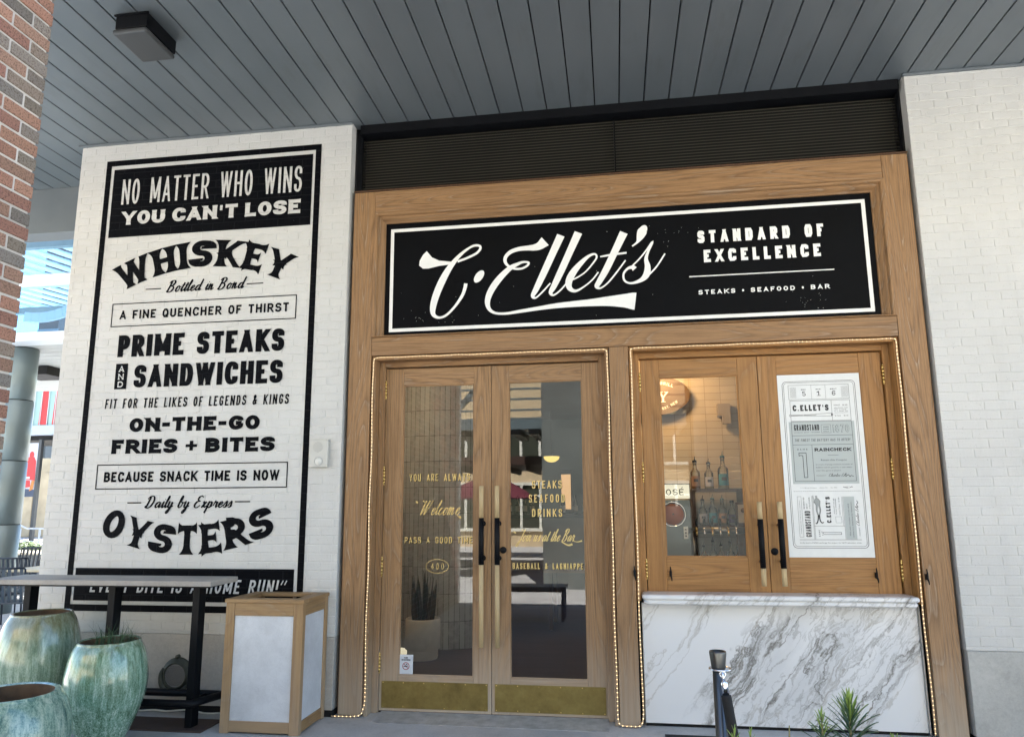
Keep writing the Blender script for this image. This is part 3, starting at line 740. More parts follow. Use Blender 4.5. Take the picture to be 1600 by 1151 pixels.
flat('lettering', caps('EXCELLENCE', .757, 1.646, 3.487, 3.591, .0265, frac=.22, nseg=1, gap=.036), YS, SW, SG, 'white word EXCELLENCE')
flat('rule_line', [rect(.636, 1.735, 3.370, 3.3785)], YS, SW, SG)
flat('lettering', caps('STEAKS o SEAFOOD o BAR', .702, 1.689, 3.223, 3.259, .0082, frac=.5, gap=.017, space=.035), YS, SW, SG, 'small white words STEAKS, SEAFOOD, BAR')
sp = []
for i in range(90):
    cl = random.choice([(-1.55,3.15,.12),(-1.3,3.1,.1),(1.52,3.12,.09),(.5,3.75,.1),(0,3.4,1.6),(.2,3.6,1.4)])
    x, z = random.gauss(cl[0], cl[2]), random.gauss(cl[1], cl[2]*.35)
    if -1.8 < x < 1.95 and 3.07 < z < 3.88: sp.append(ell(x, z, random.uniform(.001,.0026), random.uniform(.001,.0026), 0, 6))
flat('paint_speckle', sp, YS+.0006, SW, SG)

# ---- openings: jamb linings, stops
def lining(x0, x1, z1, mats, zb=.0, stop=True):
    mv, mh, my = mats; t = .034
    mb = MB()
    mb.box(x0+.003, x0+t, .050, .235, zb, z1-.003, 0); mb.box(x1-t, x1-.003, .050, .235, zb, z1-.003, 0)
    mb.box(x0+t+.0005, x1-t-.0005, .050, .235, z1-t, z1-.003, 1)
    mb.build('jamb_lining', [mv, mh], SF, .003)
    mb = MB(); s = .050
    mb.box(x0+t+.0005, x0+t+s, .150, .234, zb, z1-t-.0005, 0); mb.box(x1-t-s, x1-t-.0005, .150, .234, zb, z1-t-.0005, 0)
    mb.box(x0+t+s+.0005, x1-t-s-.0005, .150, .234, z1-t-.045, z1-t-.0005, 1)
    mb.build('door_frame', [mv, mh], SF, .003)
lining(-1.970, -.018, 2.813, (M['oak_v'], M['oak_h'], M['oak_y']))
lining(.133, 2.129, 2.813, (M['gold_v'], M['gold_h'], M['oak_y']), .88)

def hinge(x, z, parent, y=.163, h=.135):
    mb = MB(); n_ = 5
    for i in range(n_): mb.lathe([(0,z-h/2+i*h/n_+.001),(.009,z-h/2+i*h/n_+.001),(.009,z-h/2+(i+1)*h/n_-.001),(0,z-h/2+(i+1)*h/n_-.001)], (x, y, 0), 10)
    mb.lathe([(0,z+h/2+.014),(.006,z+h/2+.008),(.006,z+h/2)], (x,y,0), 8); mb.lathe([(.006,z-h/2),(.006,z-h/2-.008),(0,z-h/2-.014)], (x,y,0), 8)
    return mb.build('hinge', M['brass'], parent)
def handle(x, z0, z1, zb0, zb1, parent, wood_m, y=.088):
    mb = MB(); r_ = .0195
    def seg(a, b, r0, m): mb.lathe([(0,a),(r0,a),(r0,b),(0,b)], (x,y,0), 16, m)
    seg(z0, zb0-.001, r_*.94, 0); seg(zb1+.001, z1, r_*.94, 0); seg(zb0, zb1, r_*1.05, 1)
    n_ = int((zb1-zb0)/.016)
    for i in range(n_): mb.tube(circle((x,y,zb0+.008+i*.016), r_*1.06, 14), .0022, 5, 1, True)
    for zz in (zb0+.045, zb1-.045): mb.tube([(x,y+.01,zz),(x,.182,zz)], .009, 8, 1); mb.lathe([(0,.176),(.021,.176),(.021,.182)], (x,0,zz), 14, 1, 'y')
    return mb.build('handle', [wood_m, M['black']], parent)
def leaf(x0, x1, z0, z1, gx0, gx1, gz0, gz1, mats, name, lab, y0=.180, y1=.225, gl=None):
    mv, mh = mats; mb = MB()
    mb.box(x0, gx0, y0, y1, z0, z1, 0); mb.box(gx1, x1, y0, y1, z0, z1, 0)
    mb.box(gx0+.0006, gx1-.0006, y0+.0012, y1, z0, gz0, 1); mb.box(gx0+.0006, gx1-.0006, y0+.0012, y1, gz1, z1, 1)
    o = mb.build(name, [mv, mh], SF, .0028); o['label'] = lab
    # glazing bead
    bd = MB()
    for r_ in ((gx0,gx0+.010,gz0,gz1),(gx1-.010,gx1,gz0,gz1)): bd.box(r_[0]+.0004, r_[1]-.0004, y0+.006, y0+.02, r_[2]+.0005, r_[3]-.0005, 0)
    for r_ in ((gz0,gz0+.010),(gz1-.010,gz1)): bd.box(gx0+.0105, gx1-.0105, y0+.006, y0+.02, r_[0]+.0005, r_[1]-.0005, 1)
    bd.build('glazing_bead', [mv, mh], o)
    g_ = MB().add([(gx0+.004,y0+.016,gz0+.004),(gx1-.004,y0+.016,gz0+.004),(gx1-.004,y0+.016,gz1-.004),(gx0+.004,y0+.016,gz1-.004)], [(0,1,2,3)])
    g_.build('glass_pane', gl or M['glass'], o)
    return o
dm = (M['door_v'], M['door_h'])
D1 = leaf(-1.884, -.9885, .012, 2.724, -1.732, -1.130, .276, 2.580, dm, 'door', 'left oak door leaf with tall glass, Welcome in gold script')
D2 = leaf(-.9845, -.089, .012, 2.724, -.842, -.243, .276, 2.584, dm, 'door', 'right oak door leaf with tall glass, Join us at the Bar in gold script')
pale_wood = wood('pale_maple', 'z', (.62, .47, .26), (.45, .32, .16), (.7, .6, .4), .1)
handle(-1.052, .516, 1.737, 1.130, 1.488, D1, pale_wood); handle(-.926, .516, 1.737, 1.130, 1.488, D2, pale_wood)
for z in (2.545, 1.831, 1.105, .370):
    hinge(-1.881, z, D1); hinge(-.091, z, D2)
def kick(x0, x1, parent):
    mb = MB().box(x0, x1, .1755, .1795, .034, .233); mb.build('kick_plate', M['kick'], parent, .001)
    for i in range(6):
        for z in (.044, .223): MB().lathe([(.0, .1735), (.003, .174), (.0045, .1755)], (x0+.012+i*(x1-x0-.024)/5, 0, z), 8, 0, 'y').build('screw_head', M['brass'], parent)
def aged_brass():
    t = NT('aged_brass_plate'); p = t.pos((1,1,1)); n_ = t.noise(p, 5, 5, .6); f = t.noise(t.pos((.05,1,1)), 300, 3, .6); b = t.noise(p, 30, 4, .7)
    q = t.math('ADD', t.math('MULTIPLY', n_, .7), t.math('MULTIPLY', b, .3))
    c = t.ramp(q, [(.30, (.20,.15,.055)), (.52, (.30,.235,.085)), (.74, (.40,.33,.125))])
    return t.pbsdf(c, t.math('MULTIPLY_ADD', f, .3, .25), .85, t.bump(f, .12, .001))
M['kick'] = aged_brass()
kick(-1.864, -1.016, D1); kick(-.961, -.115, D2)
MB().lathe([(0,.165),(.024,.166),(.027,.172),(.027,.180)], (-.892,0,1.237), 20, 0, 'y').build('lock_cylinder', M['black'], D2)
# gilded lettering on the door glass
YG = .1935; GLD = M['gold_leaf']
def gilt(txt, x0, x1, z0, z1, t, parent, space=.05, gap=.018):
    t *= .70; gap += t*.2; kw = dict(frac=.30, nseg=2, gap=gap, space=space)
    flat('gilt_lettering', caps(txt, x0, x1, z0, z1, t, **kw), YG, GLD, parent, 'gold shadowed words '+txt, .0001)
    flat('gilt_drop_shade', shift(caps(txt, x0, x1, z0, z1, t, **kw), .0042, -.0042), YG+.0012, M['sign_black'], parent, None, .0001)
gilt('YOU ARE ALWAYS', -1.674, -1.166, 1.784, 1.843, .0115, D1, .038, .0095)
gilt('PASS A GOOD TIME', -1.704, -1.143, 1.288, 1.338, .0105, D1, .034, .0095)
flat('gilt_lettering', shift(script('Welcome', -1.585, -1.255, .058, .0075, .42), 0, 1.512)+[ell(-1.607,1.614,.012,.008,R(-40),14), None, ell(-1.246,1.492,.012,.008,R(-40),14)]+brush([(-1.27,1.514,.005),(-1.262,1.502,.006),(-1.246,1.494,.012)]), YG, GLD, D1, 'gold script Welcome', .0001)
flat('gilt_lettering', caps('400', -1.481, -1.376, 1.083, 1.134, .0055, frac=.5, gap=.02)+[None]+ribbon([tuple(p) for p in ell(-1.430, 1.108, .093, .053, 0, 48)], .0042, True), YG, GLD, D1, 'gold number 400 in an oval', .0001)
gilt('STEAKS', -.659, -.421, 1.716, 1.778, .0125, D2, .04, .013)
gilt('SEAFOOD', -.685, -.400, 1.606, 1.669, .0125, D2, .04, .0165)
gilt('DRINKS', -.661, -.422, 1.494, 1.555, .0125, D2, .04, .0165)
flat('gilt_lettering', shift(script('Join us at the Bar', -.775, -.335, .047, .0062, .42), 0, 1.303)+brush([(-.335,1.305,.005),(-.305,1.30,.006),(-.27,1.308,.012)])+brush([(-.43,1.30,.006),(-.38,1.275,.012),(-.345,1.282,.016)])+[ell(-.80,1.373,.012,.007,R(-30),12)], YG, GLD, D2, 'gold script Join us at the Bar', .0001)
gilt('BASEBALL & LAGNIAPPE', -.820, -.266, 1.091, 1.137, .0105, D2, .03, .0085)

# ---- serving hatch leaves
gm = (M['gold_v'], M['gold_h'])
H1 = leaf(.224, 1.1235, .932, 2.724, .370, .974, 1.189, 2.580, gm, 'hatch_leaf', 'left golden oak hatch leaf with a clear glass pane', .172, .216, M['hatch_glass'])
H2 = leaf(1.1275, 2.036, .932, 2.724, 1.266, 1.876, 1.186, 2.572, gm, 'hatch_leaf', 'right golden oak hatch leaf with its pane covered by a printed poster', .172, .216)
handle(1.060, .990, 1.598, 1.117, 1.472, H1, pale_wood, .085); handle(1.205, .990, 1.598, 1.117, 1.472, H2, pale_wood, .085)
MB().lathe([(0,.160),(.024,.161),(.027,.166),(.027,.172)], (1.166,0,1.232), 20, 0, 'y').build('lock_cylinder', M['black'], H2)
for z in (2.547, 1.832, 1.10):
    hinge(.218, z, H1, .155); hinge(2.041, z, H2, .155)
# white plastic line behind the grey end panel beside the counter
for a, b in ((2.090, 2.0945), (.1675, .170)): MB().box(a, b, .06, .12, .02, .86).build('counter_end_trim', M['stone'], SF)

# ================================================================ marble counter
MC = empty('marble_counter', (1.12, .1, 0), 'white grey veined marble counter ledge and front under the serving hatch', 'counter')
def slab_outline(ins, x0=.172, x1=2.080, yf=-.045, yb=.171, r_=.05):
    pts = []
    r2 = max(.004, r_-ins*.5); x0 += ins; x1 -= ins; yf += ins
    for cx, a0 in ((x0+r2, 180), (x1-r2, 270)):
        for j in range(9): a = R(a0+90*j/8); pts.append((cx+r2*math.cos(a), yf+r2+r2*math.sin(a)))
    return pts+[(x1, yb), (x0, yb)]
prof = [(.030,.862),(.018,.866),(.012,.874),(.012,.886),(.018,.893),(.020,.897),(.010,.899),(.002,.905),(0,.914),(.002,.924),(.010,.932),(.02,.935)]
ct = MB(); vs = []; fs = []
for ins, z in prof: vs += [(x, y, z) for x, y in slab_outline(ins)]
n_ = len(slab_outline(0))
for i in range(len(prof)-1):
    for j in range(n_): fs.append((i*n_+j, i*n_+(j+1) % n_, (i+1)*n_+(j+1) % n_, (i+1)*n_+j))
fs.append(list(range(n_))[::-1]); fs.append([(len(prof)-1)*n_+j for j in range(n_)])
ct.add(vs, fs, 0, False).build('counter_top', M['marble'], MC)
MB().box(.171, 2.0885, .085, .14, .022, .861).build('counter_front', M['marble'], MC, .002)
MB().box(.171, 2.0885, .095, .15, .0, .0215).build('counter_plinth', M['void'], MC)

# ================================================================ rope light round the two openings
RL = empty('rope_light', (.08, .03, 0), 'string of small warm bulbs running round the doorway and hatch edges', 'string light')
def rpath():
    p = [(-2.19,-.02,.016),(-1.985,.0,.018),(-1.958,.03,.06)]
    y = .040
    for z in [i*.1 for i in range(1, 28)]: p.append((-1.952+.004*math.sin(z*7), y, z))
    p += [(-1.951,y,2.765),(-1.932,y,2.795)]
    for i in range(1, 19): p.append((-1.932+i*.1, y, 2.797+.002*math.sin(i*2.1)))
    p += [(-.052,y,2.796),(-.034,y,2.77)]
    for z in [2.7-i*.1 for i in range(27)]: p.append((-.033+.003*math.sin(z*6), y, z))
    p += [(-.028,.02,.05),(-.01,.012,.018),(.06,.008,.016),(.125,.012,.018),(.146,.02,.05)]
    for z in [.1+i*.1 for i in range(27)]:
        yy = y if abs(z-.9) > .07 else -.02
        p.append((.150+.003*math.sin(z*5+1), y, z))
    p += [(.150,y,2.77),(.168,y,2.795)]
    for i in range(1, 19): p.append((.168+i*.1, y, 2.797+.002*math.sin(i*1.7)))
    p += [(2.092,y,2.796),(2.110,y,2.77)]
    for z in [2.7-i*.1 for i in range(28)]: p.append((2.110+.003*math.sin(z*6), y, max(z, .02)))
    return p
rp = [Vector(q) for q in catmull(rpath(), 3)]
MB().tube(rp, .0060, 6).build('clear_tube', plain('warm_clear_tube', (.60,.42,.24), .3), RL)
bl = MB(); acc = 0; last = rp[0]
for q in rp[1:]:
    d = (q-last).length; s = 0
    while acc+ (d-s) >= .030:
        s += .030-acc; acc = 0; c = last+(q-last)*(s/d); r_ = .0050
        c = c+Vector((0,-.004,0))
        vs = [c+Vector(v)*r_ for v in ((1,0,0),(-1,0,0),(0,1,0),(0,-1,0),(0,0,1),(0,0,-1))]
        bl.add(vs, [(0,3,4)[::-1],(3,1,4)[::-1],(1,2,4)[::-1],(2,0,4)[::-1],(3,0,5)[::-1],(1,3,5)[::-1],(2,1,5)[::-1],(0,2,5)[::-1]])
    acc += d-s; last = q
tag(bl.build('bulb', glow('warm_bulb', (1.0, .70, .38), .5), RL), kind='stuff')

# ================================================================ small fittings on the front
def cleat(x, z, y, lab):
    r_ = empty('rope_cleat', (x, y, z), lab, 'hook', 'black cleats along the hatch')
    mb = MB(); mb.tube([(x+.006,y-.028,z-.052),(x+.004,y-.03,z-.03),(x,y-.024,z-.012),(x,y-.024,z+.012),(x-.001,y-.03,z+.03),(x-.003,y-.028,z+.055)], [.003,.0055,.0075,.0075,.0055,.003], 8); mb.build('horn', M['black'], r_)
    mb = MB(); mb.box(x-.009,x+.009,y-.022,y,z-.02,z+.02); mb.build('base', M['black'], r_, .003)
    s = MB()
    for dz in (-.012, .012): s.lathe([(0,y-.0245),(.003,y-.024),(.003,y-.022)], (x,0,z+dz), 8, 0, 'y')
    s.build('screw_head', M['chrome'], r_)
cleat(.124, 1.081, FY, 'black rope cleat on the post between doors and hatch')
cleat(.397, 1.066, .172, 'black rope cleat under the clear hatch pane')
cleat(1.864, 1.065, .172, 'black rope cleat under the printed poster')
cleat(2.149, 1.071, FY, 'black rope cleat on the right oak post beside the brick wall')
M['cream_plastic'] = plain('cream_plastic', (.52,.515,.475), .5, 0, .05)
AL = empty('wall_speaker', (-2.372, -.005, 2.01), 'small white wall speaker box on the brick beside the painted panel', 'speaker box')
MB().box(-2.452,-2.292,-.036,-.0035,1.897,2.121).build('housing', M['cream_plastic'], AL, .008, 3)
mb = MB()
for i in range(11):
    zz = 2.060-.042+i*.0084; hw = math.sqrt(max(0, .043**2-(zz-2.060)**2))
    if hw > .008: mb.box(-2.376-hw,-2.376+hw,-.0385,-.036,zz-.0022,zz+.0022)
mb.build('speaker_grille', plain('grey_grille', (.42,.42,.40), .5), AL)
mb = MB(); mb.lathe([(0,-.047),(.018,-.046),(.026,-.042),(.032,-.036)], (-2.368,0,1.945), 24, 0, 'y'); mb.build('strobe_lens', plain('pale_lens', (.62,.62,.58), .12), AL)
mb = MB(); mb.tube(circle((-2.368,-.037,1.945), .034, 24, 'y'), .004, 6, 0, True); mb.build('lens_ring', plain('grey_ring', (.45,.45,.43), .4), AL)
mb = MB(); mb.box(-2.445,-2.285,-.012,-.003,2.122,2.130); mb.build('back_plate', M['cream_plastic'], AL)
# round perforated bronze fitting near the ground
WV = empty('wall_nozzle', (-3.485, 0, .277), 'round bronze wall fitting with a perforated disc behind the bar table', 'wall fitting')
br = plain('weathered_bronze', (.070,.075,.058), .5, .4, .35, 12, .3)
mb = MB(); mb.lathe([(.132,-.004),(.132,-.018),(.125,-.026),(.104,-.030),(.100,-.052),(.092,-.058),(.086,-.050),(.086,-.012)], (-3.485,0,.277), 40, 0, 'y')
for a in (92, -28, 212): mb.lathe([(0,-.03),(.016,-.028),(.017,-.004)], (-3.485+.137*math.cos(R(a)),0,.277+.137*math.sin(R(a))), 14, 0, 'y')
mb.build('flange', br, WV)
mb = MB()
mb.tube([(-3.485+.118*math.cos(R(q)),-.050,.272+.124*math.sin(R(q))) for q in range(150, 331, 12)], [.006+.020*math.sin(R((q-150)))**.7 if 150 < q < 330 else .006 for q in range(150, 331, 12)], 8)
mb.build('hood_lip', br, WV)
mb = MB(); mb.lathe([(0,-.046),(.088,-.046)], (-3.485,0,.277), 32, 0, 'y'); mb.build('perforated_disc', plain('grey_zinc', (.20,.205,.21), .5, .2), WV)
mb = MB()
for i in range(-9, 10):
    for j in range(-9, 10):
        x, z = i*.0088+(j % 2)*.0044, j*.0078
        if x*x+z*z < .0066: mb.add([(-3.485+x+.0026*math.cos(a*math.pi/3),-.0475,.277+z+.0026*math.sin(a*math.pi/3)) for a in range(6)], [tuple(range(6))])
mb.build('disc_holes', M['void'], WV)
# threshold plate
TH = MB(); TH.add([(-1.858,-.10,.003),(-.097,-.10,.003),(-.097,.176,.012),(-1.858,.176,.012),(-1.858,-.10,0),(-.097,-.10,0),(-.097,.176,0),(-1.858,.176,0)], [(0,1,2,3),(4,5,1,0),(5,6,2,1),(7,4,0,3)])
def treadplate():
    t = NT('galvanised_treadplate'); p = t.pos(); 
    a = t.n('TexChecker', {'Vector': t.n('Mapping', {'Vector': p, 'Rotation': (0,0,R(45))}).outputs[0], 'Scale': 60.0}).outputs[1]
    n_ = t.noise(p, 12, 5, .6)
    c = t.ramp(n_, [(.3, (.30,.31,.315)), (.7, (.50,.51,.52))])
    return t.pbsdf(c, .5, .2, t.bump(a, .6, .003))
tag(TH.build('threshold_plate', treadplate()), 'grey metal treadplate ramp lying before the double doors', 'threshold')
MB_ = MB().box(-1.96, -.03, .178, .24, -.0, .009); tag(MB_.build('door_sill', M['rust']), 'dark worn sill strip under the double doors', 'sill')
# no smoking notice on the left pane
NS = empty('no_smoking_notice', (-1.673, .19, .356), 'small white no smoking notice on the lower corner of the left door pane', 'notice')
MB().box(-1.728,-1.616,.1875,.1915,.282,.430).build('card', plain('white_card', (.62,.67,.72), .35), NS, .001)
yn = .1862
flat('notice_lettering', caps('NO', -1.687,-1.657,.402,.413,.0030)+caps('SMOKING', -1.708,-1.636,.386,.397,.0026), yn, M['sign_black'], NS, 'words NO SMOKING')
flat('ban_ring', ribbon([tuple(p) for p in ell(-1.672,.345,.026,.026,0,32)], .005, True)+[None]+ribbon([(-1.690,.363),(-1.654,.327)], .0045), yn, plain('notice_red', (.35,.03,.05), .4), NS)
flat('cigarette_symbol', [rect(-1.690,-1.658,.340,.3455), None]+brush([(-1.660,.350,.004),(-1.662,.357,.004),(-1.670,.356,.004),(-1.668,.364,.004)]), yn-.0006, M['sign_black'], NS)
flat('notice_footer', [rect(-1.705,-1.640,.2905,.2925)], yn, plain('notice_grey', (.4,.42,.45), .5), NS)

# ================================================================ printed poster on the right hatch pane
PO = empty('ticket_poster', (1.572, .18, 1.88), 'white printed ticket style poster filling the right hatch pane', 'poster')
MB().box(1.270, 1.872, .1745, .1775, 1.190, 2.568).build('paper', plain('poster_paper', (.70,.715,.70), .6, 0, .03, 20), PO)
INK = plain('poster_ink', (.022,.024,.026), .6); GREY = plain('poster_grey_tint', (.415,.455,.445), .6); FAINT = plain('poster_faint_ink', (.32,.34,.33), .6)
yp = .1738
def pf(nm, polys, mat=INK, y=yp, lab=None): return flat(nm, polys, y, mat, PO, lab, .0001)
pf('tinted_panel', [rect(1.334, 1.808, 1.730, 2.201), rect(1.684, 1.760, 1.321, 1.634)], GREY, yp+.0003)
pf('border_lines', rframe(1.304, 1.836, 1.258, 2.514, .03, .0032)+[None]+rframe(1.315, 1.825, 1.270, 2.504, .024, .0022))
L = []
L += frame(1.347, 1.790, 2.373, 2.486, .0022)+[None, rect(1.5155,1.5170,2.376,2.483), rect(1.6185,1.6200,2.376,2.483)]
L += [None]+frame(1.352, 1.790, 2.206, 2.365, .0022)+[None, rect(1.654,1.656,2.208,2.363)]
L += [None]+frame(1.351, 1.790, 1.749, 2.203, .0026)+[None, rect(1.3535,1.7875,2.094,2.0965), rect(1.3535,1.7875,2.024,2.0265), rect(1.489,1.4915,1.7515,2.0235)]
L += [None, rect(1.600,1.677,1.943,1.945), rect(1.672,1.770,2.2645,2.266)]
L += [None]+frame(1.568,1.637,2.113,2.177,.0016)
L += [None, rect(1.353,1.790,1.317,1.3195)]+[None]+frame(1.355,1.384,1.337,1.637,.0016)
L += [None, rect(1.459,1.461,1.321,1.640), rect(1.466,1.468,1.321,1.640), rect(1.463,1.680,1.4175,1.4195), rect(1.679,1.681,1.321,1.634), rect(1.671,1.6725,1.421,1.634)]
for i in range(11): L += [rect(1.360+i*.0042,1.3608+i*.0042,2.385,2.470), rect(1.735+i*.0046,1.7358+i*.0046,2.385,2.470)]
for i in range(36): L += [rect(1.334+i*.0134,1.342+i*.0134,1.674,1.6765)]
pf('ruled_lines', L)
txt = []
def P(s_, x0, x1, z0, z1, t, **kw): return caps(s_, x0, x1, z0, z1, t, **kw)+[None]
txt += P('SEC',1.441,1.476,2.446,2.454,.0024,gap=.003)+P('ROW',1.550,1.586,2.446,2.454,.0024,gap=.003)+P('SEAT',1.654,1.702,2.446,2.454,.0024,gap=.003)
txt += P('5',1.450,1.474,2.400,2.436,.0050)+P('1',1.556,1.580,2.400,2.436,.006)+[rect(1.556,1.584,2.400,2.403)]+P('6',1.666,1.691,2.400,2.436,.0050)
txt += P("C.ELLET'S",1.370,1.633,2.284,2.331,.0120,frac=.45,gap=.008)
txt += P('GRANDSTAND',1.370,1.553,2.134,2.179,.0062,frac=.3,nseg=2,gap=.0045)
txt += P('RAINCHECK',1.507,1.770,1.974,1.999,.0088,frac=.5,con=.7,flare=.2,gap=.004)
txt += P('THE FINEST THE BATTERY HAS TO OFFER!',1.369,1.768,2.050,2.070,.0024,slant=.12,gap=.0035,space=.008)
txt += P('GAME',1.381,1.456,1.985,1.996,.0022,gap=.010)
txt += P('MINGLED SEAT VOUCHER',1.370,1.554,2.116,2.122,.0013,gap=.0035,space=.008)
for i, s_ in enumerate(('GAMES','PLAYED','DAILY')): txt += P(s_,1.583,1.622,2.155-i*.017,2.162-i*.017,.0016,gap=.002)
txt += P('TICKET $1.00',1.671,1.769,2.318,2.329,.0016,gap=.0022,space=.016)
for i in range(3): txt += P(('ADMISSION ONE','NOT A PAID','AT A GAME TEN')[i],1.672,1.770-.01*(i == 1),2.300-i*.0125,2.306-i*.0125,.0013,gap=.0022,space=.005)
txt += P('W.TAX $1.10',1.673,1.770,2.238,2.247,.0016,gap=.0022,space=.02)
def small(s_, x0, x1, z0, z1): return script(s_, x0, x1, (z1-z0)*.62, .0016, .0)
pf('lettering', txt, INK, yp, 'black printed words of the ticket')
def outline(s_, x0, x1, z0, z1, t, e, mi, mo, nm, over):
    pf(nm, caps(s_, x0, x1, z0, z1, t, gap=.006), mo, yp)
    pf(nm+'_inlay', caps(s_, x0+e, x1-e, z0+e, z1-e, t-2*e, gap=.006+2*e), mi, yp-.0008)
outline('1870',1.649,1.769,2.116,2.174,.0105,.0016,GREY,INK,'outline_numerals',0)
def big_one(x0, x1, z0, z1):
    w_ = (x1-x0)*.48
    return [(x1-w_, z0), (x1, z0), (x1, z1), (x0, z1), (x0, z1-.022), (x0+.010, z1-.018), (x1-w_, z1-.020)]
pf('outline_numerals', ribbon(big_one(1.392,1.444,1.778,1.963), .0042, True))
def txtobj(body, x, z, size, rotz=0, width=None, mat=INK, bold=0):
    cu = bpy.data.curves.new('small_print', 'FONT'); cu.body = body; cu.size = size; cu.offset = bold; cu.resolution_u = 2
    to = bpy.data.objects.new('tmp', cu); COL.objects.link(to); bpy.context.view_layer.update()
    me = bpy.data.meshes.new_from_object(to.evaluated_get(bpy.context.evaluated_depsgraph_get()))
    bpy.data.objects.remove(to)
    wx = max(v.co.x for v in me.vertices) if len(me.vertices) else 1
    k = (width/wx) if width else 1; c, s = math.cos(rotz), math.sin(rotz); off = Vector(PO.location)
    for v in me.vertices:
        a, b = v.co.x*k, v.co.y
        v.co = Vector((x+a*c-b*s, yp-.0004, z+a*s+b*c))-off
    me.materials.clear(); me.materials.append(mat)
    o = bpy.data.objects.new('small_print', me); COL.objects.link(o); o.parent = PO
    o['label'] = 'small printed words '+body if 'Ellet' not in body else 'small printed line with company name, town and year'
    return o
txtobj('Retain this Coupon', 1.546, 1.902, .018, 0, .186)
txtobj('In event of postponement account of', 1.508, 1.870, .0125, 0, .263)
txtobj('RAIN it will be good for a seat when-', 1.508, 1.848, .0125, 0, .259)
txtobj('ever this game is played.', 1.508, 1.825, .0125, 0, .177)
txtobj('PRESIDENT', 1.507, 1.788, .0085, 0, .068)
pf('signature', shift(script('Charles E', 1.592, 1.700, .011, .0022, .5), 0, 1.784)+brush([(1.70,1.784,.002),(1.72,1.806,.002),(1.715,1.784,.002),(1.735,1.796,.002),(1.745,1.782,.002),(1.755,1.790,.002),(1.771,1.783,.002)]), INK)
txtobj('C. H. Ellet, Jr. Company      Atlanta, GA.      Est. 1870', 1.384, 1.698, .0095, 0, .262)
pf('fish_mark', ribbon([tuple(p) for p in ell(1.723,1.7025,.018,.005,0,18)], .0014, True)+[None]+brush([(1.690,1.706,.0016),(1.705,1.701,.0016),(1.723,1.700,.0016)])+brush([(1.741,1.702,.0016),(1.752,1.707,.0016),(1.757,1.703,.0016)]))
bat = [(1.342,2.253),(1.346,2.258),(1.352,2.258),(1.358,2.253),(1.44,2.254),(1.54,2.258),(1.62,2.263),(1.652,2.2635),(1.660,2.258),(1.660,2.247),(1.652,2.242),(1.62,2.241),(1.54,2.243),(1.44,2.247),(1.358,2.248),(1.352,2.243),(1.346,2.243),(1.342,2.247)]
pf('bat_drawing', ribbon(bat, .0022, True)+[None, rect(1.45,1.54,2.2495,2.252), rect(1.648,1.657,2.243,2.261), rect(1.36,1.44,2.2500,2.2515)], INK, yp-.0006)
# the small coupon, printed sideways
def vert(polys, xo, zo): return [None if q is None else [Vector((xo-p.y, zo+p.x)) for p in q] for q in polys]
vt = []
vt += vert(letters('GRANDSTAND', 0, .190, .040, .0062, frac=.3, nseg=2, gap=.0045), 1.441, 1.339)+[None]
vt += vert(letters("C.ELLET'S", 0, .192, .032, .0088, frac=.45, gap=.006), 1.588, 1.441)+[None]
vt += vert(letters('GAME', 0, .048, .011, .0020, gap=.006), 1.502, 1.341)+[None]
for i, s_ in enumerate(('RESERVED', 'SEAT', 'VOUCHER')): vt += vert(letters(s_, 0, .085-.045*(i == 1), .009, .0018, gap=.0035), 1.405+i*.020, 1.545)+[None]
for i, s_ in enumerate(('ADMIT ONE', 'CLAM CHOWDER')): vt += vert(letters(s_, 0, .115, .006, .0013, gap=.0025, space=.005), 1.617+i*.013, 1.505)+[None]
vt += ribbon([(1.514,1.380),(1.514,1.371),(1.524,1.366),(1.524,1.372),(1.535,1.3715),(1.652,1.3715),(1.652,1.357),(1.527,1.357),(1.514,1.352)], .003)
pf('sideways_lettering', vt, INK, yp, 'sideways printed words of the coupon')
pf('coupon_box', frame(1.619,1.662,1.441,1.487,.0014))
txtobj('PLEASE RETAIN THIS TICKET COUPON', 1.372, 1.362, .0075, R(90), .245)
txtobj('Game Ticket   $1.00', 1.655, 1.498, .0125, R(90), .130)
txtobj('This seat voucher is not valid', 1.718, 1.345, .0125, R(90), .235)
txtobj('unless it is detached by Gatesman.', 1.739, 1.335, .0125, R(90), .262)
txtobj('PRESIDENT', 1.783, 1.345, .0085, R(90), .062)
pf('signature', vert(script('Charles E', 0, .12, .011, .0022, .5), 1.783, 1.418)+brush([(1.783,1.538,.002),(1.764,1.56,.002),(1.783,1.556,.002),(1.774,1.575,.002),(1.784,1.588,.002),(1.776,1.604,.002)]))
txtobj('In the event of RAIN exchange this coupon for NEW admission ticket.', 1.354, 1.292, .0125, 0, .434)
# player: a plain anonymous engraved figure
pl = []
pl += [ell(1.492,1.632,.0085,.010,0,16)]+[None, rect(1.483,1.500,1.637,1.642)]
pl += [None]+[[Vector(p) for p in ((1.480,1.620),(1.503,1.622),(1.518,1.602),(1.514,1.572),(1.486,1.570),(1.476,1.598))]]
pl += brush([(1.480,1.612,.010),(1.474,1.592,.009),(1.488,1.588,.007)])+brush([(1.478,1.585,.004),(1.472,1.62,.005),(1.469,1.645,.005)])
pl += brush([(1.494,1.572,.015),(1.490,1.535,.013),(1.497,1.50,.009)])+brush([(1.508,1.572,.014),(1.514,1.535,.012),(1.506,1.50,.009)])
pf('player_engraving', pl, FAINT, yp)
dk = brush([(1.498,1.50,.009),(1.494,1.465,.008),(1.484,1.438,.008),(1.474,1.440,.006)])+brush([(1.505,1.50,.009),(1.508,1.46,.008),(1.520,1.442,.008),(1.533,1.446,.006)])
